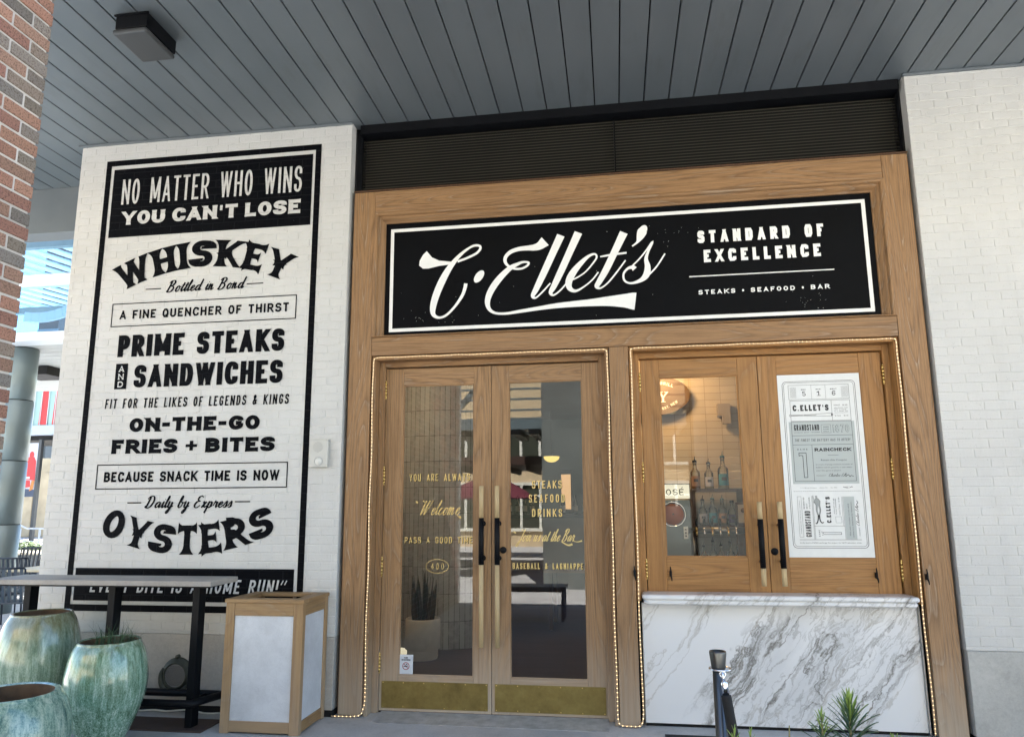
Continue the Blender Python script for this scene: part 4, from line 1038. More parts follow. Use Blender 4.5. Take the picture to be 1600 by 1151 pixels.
dk += [None]+ribbon([(1.480,1.620),(1.503,1.622),(1.518,1.602),(1.514,1.572),(1.516,1.535),(1.509,1.50)], .0022)+[None]+ribbon([(1.476,1.598),(1.486,1.570),(1.484,1.535),(1.492,1.50)], .0022)
pf('player_engraving', dk, INK, yp-.0006)

# ================================================================ street furniture in front of the left wall
BT = empty('bar_table', (-3.82, -.38, 0), 'high bar table with concrete slab top and black steel legs before the painted wall', 'table')
MB().box(-4.76, -2.912, -.575, -.20, 1.018, 1.056).build('table_top', M['table_concrete'], BT, .004)
MB().box(-4.70, -2.98, -.50, -.27, 1.000, 1.0165).build('top_frame', M['black'], BT)
for x in (-3.115, -3.81, -4.53): MB().box(x-.028, x+.028, -.42, -.335, .012, .9995).build('leg', M['black'], BT, .003)
mb = MB(); yy0, yy1, z = -.475, -.20, .19
mb.tube([(-4.62,yy0,z),(-3.09,yy0,z),(-3.07,yy0+.01,z),(-2.99,yy1-.02,z),(-3.0,yy1,z),(-3.03,yy1+.01,z),(-4.62,yy1+.01,z),(-4.66,yy1-.02,z),(-4.66,yy0+.02,z)], .027, 12, 0, True)
for x in (-3.125,-3.83,-4.535): mb.tube([(x,yy0,z),(x,yy1,z)], .012, 8)
mb.build('foot_rail', M['black'], BT)
MB().box(-4.66, -2.975, -.485, -.19, .0, .0115).build('base_plate', M['rust'], BT, .002)

M['clay'] = plain('brown_bare_clay', (.115,.070,.036), .85, 0, .4, 9, .5)
def pot(name, x, y, prof, mat, label, soil_z, soil_r):
    r_ = empty('ceramic_planter', (x, y, 0), label, 'planter', None)
    sh = MB().lathe(catmull(prof[:-3], 5), (x, y, 0), 64).build('glazed_body', mat, r_)
    MB().lathe(prof[-4:], (x, y, 0), 64).build('inner_wall', M['clay'], r_)
    s = MB().lathe([(0, soil_z+.012), (soil_r*.5, soil_z+.006), (soil_r, soil_z)], (x, y, 0), 32).build('soil', M['soil'], r_)
    return r_
def potprof(rb, rm, rt, h, zm, lip=.024):
    return [(0,.0),(rb*.9,.0),(rb,.012),(rb+(rm-rb)*.45,zm*.33),(rb+(rm-rb)*.85,zm*.68),(rm,zm),(rm-(rm-rt)*.22,zm+(h-zm)*.45),(rm-(rm-rt)*.6,zm+(h-zm)*.78),(rt,h-.014),(rt-.003,h-.002),(rt-.013,h+.003),(rt-lip,h-.004),(rt-lip-.004,h-.03),(rt-lip+.004,h-.11),(rt-lip+.01,h-.2)]
pot('a', -3.535, -.76, potprof(.140,.262,.203,.672,.40), M['glaze_a'], 'sea green drip glazed ceramic planter with small grass growing in it', .60, .185)
pot('b', -4.31, -.50, potprof(.17,.284,.205,.810,.46), M['glaze_b'], 'tall olive green glazed ceramic planter, empty, nearest the wall end', .60, .19)
pot('c', -3.575, -1.52, potprof(.20,.335,.258,.512,.27,.034), M['glaze_c'], 'low blue green glazed ceramic planter with brown inside, nearest the camera', .36, .235)
GR = empty('grass_tuft', (-3.535, -.76, .60), 'thin dark green grass tuft growing out of the middle planter', 'plant')
leafg = plain('dark_grass_blade', (.040,.085,.030), .5, 0, .4, 30); rg = random.Random(3)
mb = MB()
for i in range(150):
    a = rg.uniform(0, 6.28); rr = .155*math.sqrt(rg.random()); bx, by = -3.50+rr*math.cos(a)*.9, -.74+rr*math.sin(a)*.9
    ln = rg.uniform(.09, .24); da = rg.uniform(0, 6.28); sp_ = rg.uniform(.2, .9); w0 = rg.uniform(.002, .004)
    pts = [(bx+math.cos(da)*ln*sp_*t_*t_*.9, by+math.sin(da)*ln*sp_*t_*t_*.9, .60+ln*(t_-.35*sp_*t_*t_)) for t_ in (0,.35,.7,1)]
    nx, ny = -math.sin(da)*w0, math.cos(da)*w0
    vs = []
    for k, p in enumerate(pts):
        f_ = 1-k/3.2; vs += [(p[0]-nx*f_, p[1]-ny*f_, p[2]), (p[0]+nx*f_, p[1]+ny*f_, p[2])]
    mb.add(vs, [(0,1,3,2),(2,3,5,4),(4,5,7,6)])
mb.build('blades', leafg, GR)
# wooden lantern pedestal
LP = empty('wooden_pedestal', (-2.545, -.235, 0), 'square oak framed pedestal box with plain white side panels', 'pedestal')
LPW = wood('pedestal_oak_v', 'z', (.40,.25,.115), (.24,.135,.058), PALE, .3, .35, 7); LPH = wood('pedestal_oak_h', 'x', (.40,.25,.115), (.24,.135,.058), PALE, .3, .3, 7)
LPY = wood('pedestal_oak_y', 'y', (.36,.22,.10), (.20,.115,.05), PALE, .3, .0, 7)
X0, X1, Y0, Y1 = -2.846, -2.250, -.462, -.012
for nm, b, mt in (('corner_post',(X0,X0+.068,Y0,Y0+.05,.0,.895),LPW),('corner_post',(X1-.072,X1,Y0,Y0+.05,.0,.895),LPW),('corner_post',(X0,X0+.068,Y1-.05,Y1,.0,.895),LPW),('corner_post',(X1-.06,X1,Y1-.05,Y1,.0,.895),LPW),
    ('rail',(X0+.0685,X1-.0725,Y0+.002,Y0+.04,.805,.895),LPH),('rail',(X0+.0685,X1-.0725,Y0+.002,Y0+.04,.012,.085),LPH),
    ('rail',(X1-.04,X1-.002,Y0+.0505,Y1-.0505,.805,.895),LPY),('rail',(X1-.04,X1-.002,Y0+.0505,Y1-.0505,.012,.085),LPY),('rail',(X0+.002,X0+.04,Y0+.0505,Y1-.0505,.805,.895),LPY),('rail',(X0+.002,X0+.04,Y0+.0505,Y1-.0505,.012,.085),LPY),
    ('top_board',(X0-.008,X1+.008,Y0-.008,Y0+.085,.8955,.922),LPH),('top_board',(X0-.008,X1+.008,Y1-.085,Y1+.004,.8955,.922),LPH),('top_board',(X0-.008,X0+.085,Y0+.0855,Y1-.0855,.8955,.922),LPY),('top_board',(X1-.085,X1+.008,Y0+.0855,Y1-.0855,.8955,.922),LPY)):
    MB().box(*b).build(nm, mt, LP, .003)
def scuffed():
    t = NT('scuffed_white_panel'); o = t.pos()
    a = t.noise(o, 4, 5, .65); sc_ = t.noise(t.n('Mapping', {'Vector': o, 'Rotation': (.3, R(35), .2), 'Scale': (1, 1, 1)}).outputs[0], 9, 6, .8, 1.5)
    c = t.ramp(a, [(.32, (.50,.52,.545)), (.62, (.62,.64,.665))])
    c = t.mix(t.ramp(t.math('ABSOLUTE', t.math('SUBTRACT', sc_, .5)), [(.0, .32), (.012, 0.0)]), c, (.25,.26,.27))
    c = t.mix(t.ramp(t.noise(o, 60, 3, .7), [(.68, 0.0), (.76, .4)]), c, (.2,.19,.17))
    return t.pbsdf(c, t.math('MULTIPLY_ADD', a, .3, .22))
wp = scuffed()
MB().box(X0+.0655,X1-.0695,Y0+.012,Y0+.018,.083,.807).build('white_panel', wp, LP)
MB().box(X1-.018,X1-.012,Y0+.048,Y1-.048,.083,.807).build('white_panel', wp, LP)
MB().box(X0+.012,X0+.018,Y0+.048,Y1-.048,.083,.807).build('white_panel', wp, LP)
MB().box(X0+.06,X1-.06,Y0+.06,Y1-.06,.80,.83).build('inner_lid', LPH, LP)
# white cable along the wall foot
CB = MB(); pts = [(-4.3,-.06,.012)]
for i in range(24): pts.append((-4.2+i*.055, -.035-.018*math.sin(i*1.1), .010+.012*max(0, math.sin(i*.55))))
CB.tube(catmull(pts, 4), .0065, 6); tag(CB.build('electric_cable', M['white_plastic']), 'thin white electric cable lying along the foot of the white wall', 'cable')

# ================================================================ stanchion and shoots in the foreground
ST = empty('rope_stanchion', (.385, -2.40, 0), 'slim gunmetal rope stanchion post standing before the marble front', 'stanchion')
sx, sy = .385, -2.40
MB().lathe([(0,0),(.16,0),(.16,.012),(.10,.022),(.03,.034),(.024,.04),(.0235,.93),(.0,.93)], (sx,sy,0), 28).build('post', M['gunmetal'], ST)
MB().lathe([(0,.930),(.026,.930),(.027,.94),(.0335,.998),(.0325,1.004),(.028,1.004),(.026,.992),(0,.990)], (sx,sy,0), 28).build('cap', M['gunmetal'], ST)
MB().tube(circle((sx+.006,sy-.004,.938), .041, 28), .0038, 8, 0, True).build('ring', M['chrome'], ST)
RP = empty('stanchion_rope', (.42, -2.45, .9), 'thick black rope with a chrome snap hook hanging from the stanchion', 'rope')
mb = MB(); mb.tube([(sx+.008,sy-.042,.936),(sx+.010,sy-.048,.915),(sx+.011,sy-.050,.902)], .0058, 8); mb.tube(circle((sx+.009,sy-.045,.925), .011, 14, 'y'), .0035, 6, 0, True)
mb.tube([(sx+.011,sy-.050,.904),(sx+.012,sy-.052,.895),(sx+.016,sy-.058,.850)], [.010,.0135,.0135], 12); mb.build('snap_hook', M['chrome'], RP)
pts = [(sx+.016,sy-.058,.852),(sx+.022,sy-.066,.80),(sx+.030,sy-.075,.735),(sx+.040,sy-.085,.66),(sx+.065,sy-.10,.54),(sx+.13,sy-.11,.40),(sx+.26,sy-.11,.30)]
MB().tube(catmull(pts, 5), .0195, 14).build('rope', M['black_soft'], RP)
FMAT = MB().box(.29,1.95,-.42,-.125,.0,.011); tag(FMAT.build('rubber_mat', M['black_soft']), 'flat black rubber mat on the paving along the foot of the marble front', 'mat')
PT = empty('planter_trough', (.75, -2.78, 0), 'long black planter trough low in front of the marble', 'trough')
mb = MB(); mb.box(.15,1.35,-3.0,-2.97,0,.62); mb.box(.15,1.35,-2.59,-2.56,0,.62); mb.box(.15,.18,-2.9695,-2.5905,0,.62); mb.box(1.32,1.35,-2.9695,-2.5905,0,.62)
mb.build('box', M['black'], PT, .003); MB().box(.1805,1.3195,-2.9695,-2.5905,.05,.60).build('soil', M['soil'], PT)
needle = plain('podocarpus_leaf', (.060,.115,.062), .42, 0, .35, 25); young = plain('podocarpus_young_leaf', (.20,.30,.07), .45, 0, .25, 25); stemm = plain('green_stem', (.16,.15,.06), .6)
def shoot(x, y, z0, h, n, ln, lab, fresh=.25, droop=.5, seed=1):
    rr = random.Random(seed); r_ = empty('podocarpus_shoot', (x, y, z0), lab, 'plant', 'leafy shoots in the black trough')
    lean = (rr.uniform(-.05,.05), rr.uniform(-.05,.05))
    MB().tube([(x+lean[0]*t_*h, y+lean[1]*t_*h, z0+h*t_) for t_ in (0,.3,.6,1)], [.006,.0055,.0045,.002], 8).build('stem', stemm, r_)
    for nm, mt, lo, hi, cnt in (('leaves', needle, .0, 1-fresh*.8, n), ('young_leaves', young, 1-fresh, 1.0, int(n*.45))):
        mb = MB()
        for i in range(cnt):
            u = lo+(hi-lo)*(i+rr.random())/cnt; a = i*2.4+rr.uniform(-.3,.3)
            L_ = ln*(1-.62*max(0,(u-.55)/.45))*rr.uniform(.75,1.15); el = R(18+58*max(0,(u-.45)/.55)) + rr.uniform(-.15,.15)
            c_, s_ = math.cos(a), math.sin(a); bx, by, bz = x+lean[0]*u*h, y+lean[1]*u*h, z0+h*u; w_ = .0042*rr.uniform(.8,1.2)*(.75 if nm != 'leaves' else 1)
            vs = []; K = 6
            for k in range(K+1):
                t_ = k/K; rad = L_*t_*math.cos(el)*(1-.12*t_); zz = bz+L_*t_*math.sin(el)-droop*L_*t_*t_*.8*(1-u*.6)
                ww = w_*math.sin(math.pi*min(1,.12+t_*.88))**.6 if k < K else .0004
                px, py = bx+c_*rad, by+s_*rad
                vs += [(px+s_*ww, py-c_*ww, zz+.0012), (px, py, zz-.0012), (px-s_*ww, py+c_*ww, zz+.0012)]
            fs = []
            for k in range(K): fs += [(3*k,3*k+1,3*k+4,3*k+3),(3*k+1,3*k+2,3*k+5,3*k+4)]
            mb.add(vs, fs, 0, True)
        mb.build(nm, mt, r_)
shoot(.757, -2.75, .60, .305, 92, .175, 'largest shoot with long narrow drooping leaves, right of the stanchion', .20, .50, 2)
shoot(.672, -2.75, .60, .262, 36, .115, 'smaller shoot just left of the largest leafy shoot', .3, .5, 5)
shoot(.382, -2.75, .60, .215, 60, .075, 'bright yellow green shoot tip close beside the stanchion rope', .95, .2, 9)
shoot(.437, -2.75, .60, .208, 40, .065, 'small dull shoot tip between the rope and the bare twig', .6, .3, 12)
shoot(.553, -2.75, .60, .235, 14, .035, 'thin nearly bare brown twig in the middle of the trough', .9, .3, 15)
shoot(.90, -2.77, .60, .185, 48, .14, 'low spreading shoot at the far right of the trough', .3, .7, 21)

# ================================================================ red brick pier close on the left
BP = empty('brick_pier', (-3.4, -4.4, 0), 'red and grey mixed brick pier with pale mortar at the left edge', 'pier')
pal = [(0.41, 0.211, 0.147), (0.448, 0.243, 0.166), (0.358, 0.179, 0.134), (0.262, 0.224, 0.179), (0.23, 0.211, 0.186), (0.41, 0.243, 0.173), (0.307, 0.243, 0.192), (0.282, 0.243, 0.205)]
def brick_mat():
    t = NT('mixed_clay_brick'); c = t.n('Attribute', attribute_name='unit_color').outputs['Color']; p = t.pos()
    n1 = t.noise(p, 130, 4, .75); n2 = t.noise(p, 26, 4, .6)
    c = t.mix(t.ramp(n1, [(.38, .75), (.50, 0.0)]), c, (.05,.03,.022)); c = t.mix(t.math('MULTIPLY', t.ramp(n1, [(.60, 0.0), (.70, 1.0)]), .5), c, (.48,.30,.20))
    c = t.mix(t.math('MULTIPLY', n2, .3), c, (.20,.13,.09), 'MIX')
    return t.pbsdf(c, .9, 0, t.bump(n1, .8, .004), .2)
rb = random.Random(5); bm_ = MB(); xr = -2.615; RH, BW = .0677, .2032
for r_ in range(0, 76):
    za, zb = r_*RH+.0062, (r_+1)*RH-.0062
    off = 0 if r_ % 2 else BW/2
    for fx in (0, 1):        # right face along y, then the front face along x
        edges = [0]+[off+BW*k for k in range(0 if off else 1, 16)]
        ln = 3.3 if fx == 0 else .75
        for a, b in zip(edges, edges[1:]):
            if a >= ln: break
            b = min(b, ln); pc = rb.choice(pal); v = rb.uniform(.8, 1.15); col = tuple(x*v for x in pc); d = rb.uniform(0, .003)
            if fx == 0: bm_.box(xr-.09, xr-d, -2.742-b+.0068, -2.742-a-(.0068 if a else 0), za, zb, 0, col)
            elif b > .1: bm_.box(xr-b+.0055, xr-a-(.0055 if a else .0905), -2.79+.04, -2.741+.0-d, za, zb, 0, col)
bm_.build('bricks', brick_mat(), BP, .004, 2)
MB().box(xr-.75, xr-.0075, -6.05, -2.752, 0, 5.2).build('mortar_core', concrete('pale_mortar', (.60,.55,.49), 3), BP)

# ================================================================ inside, seen through the panes
dkwall = plain('dark_teal_wall', (.030,.045,.046), .6, 0, .1, 2); brown = plain('brown_interior_wall', (.085,.052,.030), .6, 0, .15, 2)
IR = empty('bar_room', (0, 4, 0), 'dim dining room behind the glass doors with a dark green back wall', 'room')
MB().box(-5, 3.2, 6.6, 6.8, 0, 3.4).build('back_wall', dkwall, IR)
MB().box(-5, 5.2, .36, 6.6, 3.05, 3.15).build('ceiling', brown, IR)
MB().box(-5.1, -5, .36, 6.8, 0, 3.4).box(5.2, 5.3, .36, 6.8, 0, 3.4).build('side_wall', brown, IR)
MB().box(.03, .14, .245, 1.9, 0, 3.05).build('partition', brown, IR)
MB().box(-5, -2.2, .345, .42, 0, 3.4).box(2.345, 5.2, .345, .42, 0, 3.4).box(-2.2, 2.345, .24, .32, 2.83, 4.25).box(.141, 2.34, .24, .34, 0, .90).build('front_wall', dkwall, IR)
# pale tiled bar wall behind the hatch
def tile_mat():
    t = NT('cream_stacked_tile'); sp = t.n('SeparateXYZ', {0: t.n('NewGeometry').outputs['Position']}).outputs
    b = t.n('TexBrick', {'Vector': t.n('CombineXYZ', {0: sp[0], 1: sp[2], 2: 0.0}).outputs[0], 'Scale': 1.0, 'Mortar Size': .0014, 'Brick Width': .152, 'Row Height': .0705, 'Color1': (.52,.46,.36,1), 'Color2': (.46,.41,.32,1), 'Mortar': (.24,.20,.15,1)}, offset=0.0)
    return t.pbsdf(b.outputs['Color'], .16, 0, t.bump(t.math('SUBTRACT', 1.0, b.outputs['Fac']), .5, .003))
TW = MB().box(.141, 3.2, 1.70, 1.80, 0, 3.05); tag(TW.build('tiled_wall', tile_mat()), 'cream stacked tile wall behind the bar bottles', 'wall')
bx_ = MB().box(1.02,1.14,1.62,1.70,2.44,2.56).box(1.06,1.14,1.60,1.66,2.36,2.44); tag(bx_.build('wall_box', plain('taupe_box', (.30,.26,.21), .5)), 'small taupe box fixed high on the cream tiles', 'wall box')
OV = empty('mirrored_oval_sign', (.44, 1.6, 2.62), 'oval copper coloured sign with white letters standing in for a mirrored one', 'sign')  # solid stand-in for the mirrored oval showing in the hatch pane
cop = plain('copper_sign_face', (.105,.060,.021), .5, .1)
mb = MB(); pts = ell(.40, 2.655, .36, .20, 0, 48); mb.add([(p.x,1.60,p.y) for p in pts]+[(p.x,1.63,p.y) for p in pts], [list(range(48))]+[(i,48+i,48+(i+1) % 48,(i+1) % 48) for i in range(48)]); mb.build('board', cop, OV)
lay(MB(), [[Vector((.452,2.69)),Vector((.495,2.69)),Vector((.495,2.684)),Vector((.478,2.684)),Vector((.50,2.645)),Vector((.528,2.684)),Vector((.512,2.684)),Vector((.512,2.69)),Vector((.552,2.69)),Vector((.506,2.632)),Vector((.506,2.592)),Vector((.522,2.592)),Vector((.522,2.586)),Vector((.474,2.586)),Vector((.474,2.592)),Vector((.488,2.592)),Vector((.488,2.632))][::-1]]+[None]+arch(letters('EST. NEW', .49, .66, .026, .006, gap=.006), .40, 2.50, .40, False)+[None]+arch(letters('GRILL', .47, .60, .03, .007, gap=.008), .40, 2.77, .5, True), 1.598).build('lettering', M['sign_white'], OV)
# shelf, bottles, taps and the rose wine dispenser
SH = empty('back_bar_shelf', (1.2, 1.5, 0), 'dark wooden two tier back bar shelf against the cream tiles', 'shelf')
MB().box(.70, 2.3, 1.30, 1.65, 1.700, 1.726).build('upper_shelf', M['dark_oak'], SH); MB().box(.70, 2.3, 1.22, 1.68, 1.365, 1.395).build('lower_shelf', M['dark_oak'], SH)
MB().box(.70, .735, 1.34, 1.65, 1.3955, 1.6995).box(1.155,1.19,1.34,1.65,1.3955,1.6995).build('upright', M['dark_oak'], SH)
MB().box(.145, 2.3, 1.10, 1.70, .0, 1.00).build('cabinet', M['black_soft'], SH)
def bottle(x, y, z, r_, h, liq, lab_c, label, frac=.55, pour=True, cap=M['black']):
    b = empty('liquor_bottle', (x, y, z), label, 'bottle', 'bottles on the back bar')
    hs = h*.62; nk = r_*.36
    MB().lathe([(0,0),(r_*.96,0),(r_,.006),(r_,hs*.88),(r_*.93,hs*.97),(nk*1.3,hs*1.12),(nk,hs*1.22),(nk,h*.9),(nk*1.15,h*.9),(nk*1.15,h*.93),(0,h*.93)], (x,y,z), 20).build('glass_body', M['clear'] if liq is None or True else liq, b)
    if liq: MB().lathe([(0,.004),(r_*.92,.005),(r_*.92,hs*frac),(0,hs*frac)], (x,y,z), 18).build('liquid', liq, b)
    mb = MB(); n_ = 12; vs = []
    for i in range(n_+1):
        a = R(-150+120*i/n_); vs += [(x+r_*1.01*math.cos(a), y+r_*1.01*math.sin(a), z+hs*.16), (x+r_*1.01*math.cos(a), y+r_*1.01*math.sin(a), z+hs*.72)]
    mb.add(vs, [(2*i,2*i+2,2*i+3,2*i+1) for i in range(n_)]); mb.build('paper_label', lab_c, b)
    mb = MB(); vs = []
    for i in range(7):
        a = R(-115+50*i/6); vs += [(x+r_*1.03*math.cos(a), y+r_*1.03*math.sin(a), z+hs*.40), (x+r_*1.03*math.cos(a), y+r_*1.03*math.sin(a), z+hs*.56)]
    mb.add(vs, [(2*i,2*i+2,2*i+3,2*i+1) for i in range(6)]); mb.build('label_mark', plain('label_mark_ink', (.05,.05,.06), .6), b)
    mb = MB(); mb.lathe([(0,h*.93),(nk*1.25,h*.93),(nk*1.25,h),(nk*.8,h*1.01),(0,h*1.01)], (x,y,z), 12)
    if pour: mb.tube([(x,y,z+h*1.0),(x,y,z+h*1.05),(x+.004,y-.004,z+h*1.15)], [.006,.004,.003], 8)
    mb.build('pourer', cap, b)
    return b
amber = plain('amber_spirit', (.35,.14,.03), .1); blue = plain('blue_bottle_label', (.06,.24,.30), .5); whitel = plain('white_bottle_label', (.50,.48,.50), .5); tanl = plain('tan_bottle_label', (.36,.20,.11), .5)
purple = plain('purple_bottle_label', (.07,.06,.14), .5); pale_l = plain('pale_spirit', (.42,.36,.26), .1); greenc = plain('teal_cap', (.03,.10,.11), .4)
bottle(.755, 1.45, 1.7265, .044, .27, amber, tanl, 'amber liquor bottle with brown label, leftmost on the upper shelf', .7)
bottle(.880, 1.45, 1.7265, .042, .25, pale_l, whitel, 'clear liquor bottle with pale label, middle of the upper shelf', .25)
bottle(1.012, 1.45, 1.7265, .050, .31, pale_l, blue, 'largest clear bottle with teal cap, right on the upper shelf', .25, True, greenc)
bottle(.792, 1.30, 1.3955, .040, .235, None, whitel, 'bottle with a white label, leftmost on the lower shelf')
bottle(.880, 1.30, 1.3955, .042, .245, None, blue, 'bottle with a broad blue label on the lower shelf', .5, True, greenc)
bottle(.966, 1.30, 1.3955, .040, .24, pale_l, tanl, 'bottle with a tan label on the lower shelf', .3, True, greenc)
bottle(1.048, 1.28, 1.3955, .041, .22, None, purple, 'dark bottle with a purple label on the lower shelf', .5, False)
for i, (x, y, h, lc, cc_) in enumerate(((.70,1.18,.25,purple,'purple'),(.775,1.22,.22,tanl,'light tan'),(.85,1.17,.27,blue,'blue'),(.925,1.21,.23,purple,'dark purple'),(1.0,1.18,.26,tanl,'tan'),(1.075,1.22,.21,whitel,'white'))):
    bottle(x, y, 1.0005, .036, h, amber if i % 2 else None, lc, 'bottle with %s label, %s on the low cabinet behind the taps' % (cc_, ('leftmost','second from the left','third from the left','third from the right','second from the right','rightmost')[i]), .6)
DS = empty('wine_dispenser', (.50, 1.0, 1.0), 'grey drinks dispenser with a red disc under a lit wine sign', 'dispenser')
MB().box(.30, .645, .92, 1.25, 1.0, 1.622).build('cabinet', plain('grey_steel_cabinet', (.10,.115,.12), .35, .5), DS, .006)
MB().lathe([(0,.905),(.088,.905),(.092,.912),(.092,.92)], (.492,0,1.500), 40, 0, 'y').build('red_disc', plain('red_disc', (.30,.07,.03), .4), DS)
MB().tube(circle((.492,.91,1.500), .104, 36, 'y'), .006, 8, 0, True).build('disc_ring', M['chrome'], DS)
MB().lathe([(0,.896),(.008,.899),(.010,.905)], (.492,0,1.500), 14, 0, 'y').build('disc_knob', M['chrome'], DS)
MB().box(.30, .638, .90, .99, 1.635, 1.755).build('lit_sign', glow('lit_sign_face', (1.0, .93, .70), .12), DS)
MB().box(.295, .645, .905, 1.0, 1.756, 1.764).box(.6385,.645,.905,1.0,1.63,1.7555).build('sign_rim', M['gunmetal'], DS)
flat('lettering', caps('ROSE', .38, .590, 1.664, 1.716, .0075, frac=.5, gap=.014)+[None]+ribbon([(.571,1.722),(.582,1.733)], .005), .898, M['sign_black'], DS, 'word ROSE with an accent')
MB().box(.575,.612,.90,.92,1.29,1.395).build('switch_plate', M['white_plastic'], DS)
s = MB()
for z in (1.315,1.342,1.369): s.lathe([(0,.892),(.007,.893),(.008,.90)], (.593,0,z), 10, 0, 'y')
s.build('button', M['black'], DS)
TP = empty('beer_tap_rail', (.85, .95, 1.0), 'polished beer tap rail with a row of spouts behind the hatch pane', 'tap rail')
MB().tube([(.62,.93,1.36),(1.3,.93,1.36)], .028, 14).build('rail', M['gunmetal'], TP)
MB().tube([(.66,.93,1.0),(.66,.93,1.35)], .03, 12).tube([(1.2,.93,1.0),(1.2,.93,1.35)], .03, 12).build('column', M['gunmetal'], TP)
for i in range(6):
    x = .68+i*.066; sp_ = MB(); sp_.tube([(x,.905,1.36),(x,.87,1.362),(x,.855,1.35),(x,.85,1.315)], [.010,.012,.010,.007], 10); sp_.lathe([(0,-.012),(.012,-.008),(.013,.004),(.006,.016),(0,.018)], (x,.868,1.378), 12); sp_.build('spout', M['chrome'] if i % 2 else M['brass'], TP)
    MB().tube([(x,.868,1.39),(x,.864,1.43),(x,.862,1.465)], [.007,.013,.011], 10).build('tap_handle', M['black'], TP)
WD = empty('wooden_frame_board', (1.12, 1.0, 1.0), 'leaning wooden frame with a cream card at the right of the bottles', 'board')
MB().box(1.055,1.175,1.10,1.14,1.0,1.60).build('board', M['dark_oak'], WD, .003); MB().box(1.070,1.160,1.094,1.099,1.42,1.58).build('cream_card', plain('cream_card', (.55,.47,.33), .6), WD); MB().lathe([(0,1.089),(.022,1.0895),(.022,1.0935)], (1.115,0,1.53), 20, 0, 'y').build('card_mark', M['dark_oak'], WD)
gl_ = []
for i in range(7):
    x = .42+i*.095; r_ = empty('drinking_glass', (x, .62+.03*(i % 2), 1.0), 'plain drinking glass standing on the bar inside the hatch window', 'glass', 'drinking glasses on the bar')
    MB().lathe([(0,.004),(.030,.0),(.036,.12+.03*(i % 2)),(.034,.12+.03*(i % 2)),(.028,.01),(0,.01)], (x,.62+.03*(i % 2),1.0), 18).build('tumbler', M['clear'], r_)
BC = MB().box(.141, 2.2, .40, .90, .95, .9995); tag(BC.build('bar_counter', M['dark_oak'], None, .004), 'dark wooden bar top just inside the serving hatch', 'counter')

# dining side
TC = empty('tiled_column', (-2.10, 3.32, 0), 'round column clad in tall grey stacked tiles behind the left door', 'column')
def coltile():
    t = NT('grey_zellige_tile'); sp = t.n('SeparateXYZ', {0: t.n('TexCoord').outputs['Object']}).outputs
    ang = t.math('MULTIPLY', t.math('ARCTAN2', sp[1], sp[0]), .76)
    b = t.n('TexBrick', {'Vector': t.n('CombineXYZ', {0: ang, 1: sp[2], 2: 0.0}).outputs[0], 'Scale': 1.0, 'Mortar Size': .003, 'Brick Width': .062, 'Row Height': .30, 'Color1': (.40,.40,.375,1), 'Color2': (.27,.27,.25,1), 'Mortar': (.05,.05,.045,1)}, offset=0.0)
    n_ = t.noise(t.obj(), 14, 5, .7); c = t.mix(t.ramp(n_, [(.42,0.0),(.62,.6)]), b.outputs['Color'], (.40,.40,.37))
    return t.pbsdf(c, .6, 0, t.bump(t.math('ADD', t.math('SUBTRACT', 1.0, b.outputs['Fac']), t.math('MULTIPLY', n_, .4)), .5, .004))
MB().lathe([(.76,0),(.76,3.05)], (-2.10,3.32,0), 96).build('tile_cladding', coltile(), TC)
PP = empty('fluted_planter', (-2.08, 1.75, 0), 'cream fluted planter on the floor behind the left door', 'planter')
cx, cy = -2.07, 2.12; PP.location = (cx, cy, 0)
mb = MB(); n_ = 88
def flut(prof, amp):
    vs, fs = [], []
    for r_, z in prof:
        for j in range(n_): a = 2*math.pi*j/n_; q = r_+(amp if j % 2 else -amp); vs.append((cx+q*math.cos(a), cy+q*math.sin(a), z))
    for i in range(len(prof)-1):
        for j in range(n_): fs.append((i*n_+j, i*n_+(j+1) % n_, (i+1)*n_+(j+1) % n_, (i+1)*n_+j))
    mb.add(vs, fs, 0, True)
flut([(.155,0),(.160,.02),(.160,.10)], .003); flut([(.178,.102),(.184,.11),(.184,.395),(.178,.41),(.168,.41),(.165,.36)], .0016)
mb.build('pot', plain('cream_ceramic', (.74,.68,.58), .55, 0, .08, 10), PP); MB().lathe([(0,.375),(.156,.37)], (cx,cy,0), 24).build('soil', M['soil'], PP)
SN = empty('snake_plant', (cx, cy, .37), 'dark upright snake plant growing in the cream fluted planter', 'plant')
rs = random.Random(8); mb = MB()
for i in range(34):
    a = rs.uniform(0,6.28); rr = rs.uniform(.01,.11); bx, by = cx+rr*math.cos(a), cy+rr*math.sin(a); h = rs.uniform(.30,.55)*(1.1-rr*2.6); le = rs.uniform(.05,.16); w_ = rs.uniform(.018,.028); tw = rs.uniform(0,3.1)
    vs = []
    for k in range(6):
        t_ = k/5; ww = w_*(.75+.5*t_-1.2*t_**3) if k < 5 else .001; px, py = bx+math.cos(a)*le*t_*h, by+math.sin(a)*le*t_*h
        q = tw+t_*.5; vs += [(px-math.cos(q)*ww, py-math.sin(q)*ww, .37+h*t_), (px+math.sin(q)*.004, py-math.cos(q)*.004, .37+h*t_), (px+math.cos(q)*ww, py+math.sin(q)*ww, .37+h*t_)]
    fs = []
    for k in range(5): fs += [(3*k,3*k+1,3*k+4,3*k+3),(3*k+1,3*k+2,3*k+5,3*k+4)]
    mb.add(vs, fs)
mb.build('leaves', plain('snake_plant_leaf', (.012,.026,.014), .45, 0, .4, 30), SN)
FM = MB().box(-1.75,-.12,.40,1.15,-.0055,.004); tag(FM.build('floor_mat', M['black_soft']), 'black floor mat just inside the double doors', 'mat')
PL = empty('pendant_lamp', (-.97, 5.5, 2.35), 'yellow glowing bowl pendant lamp hanging in the dining room', 'pendant lamp')
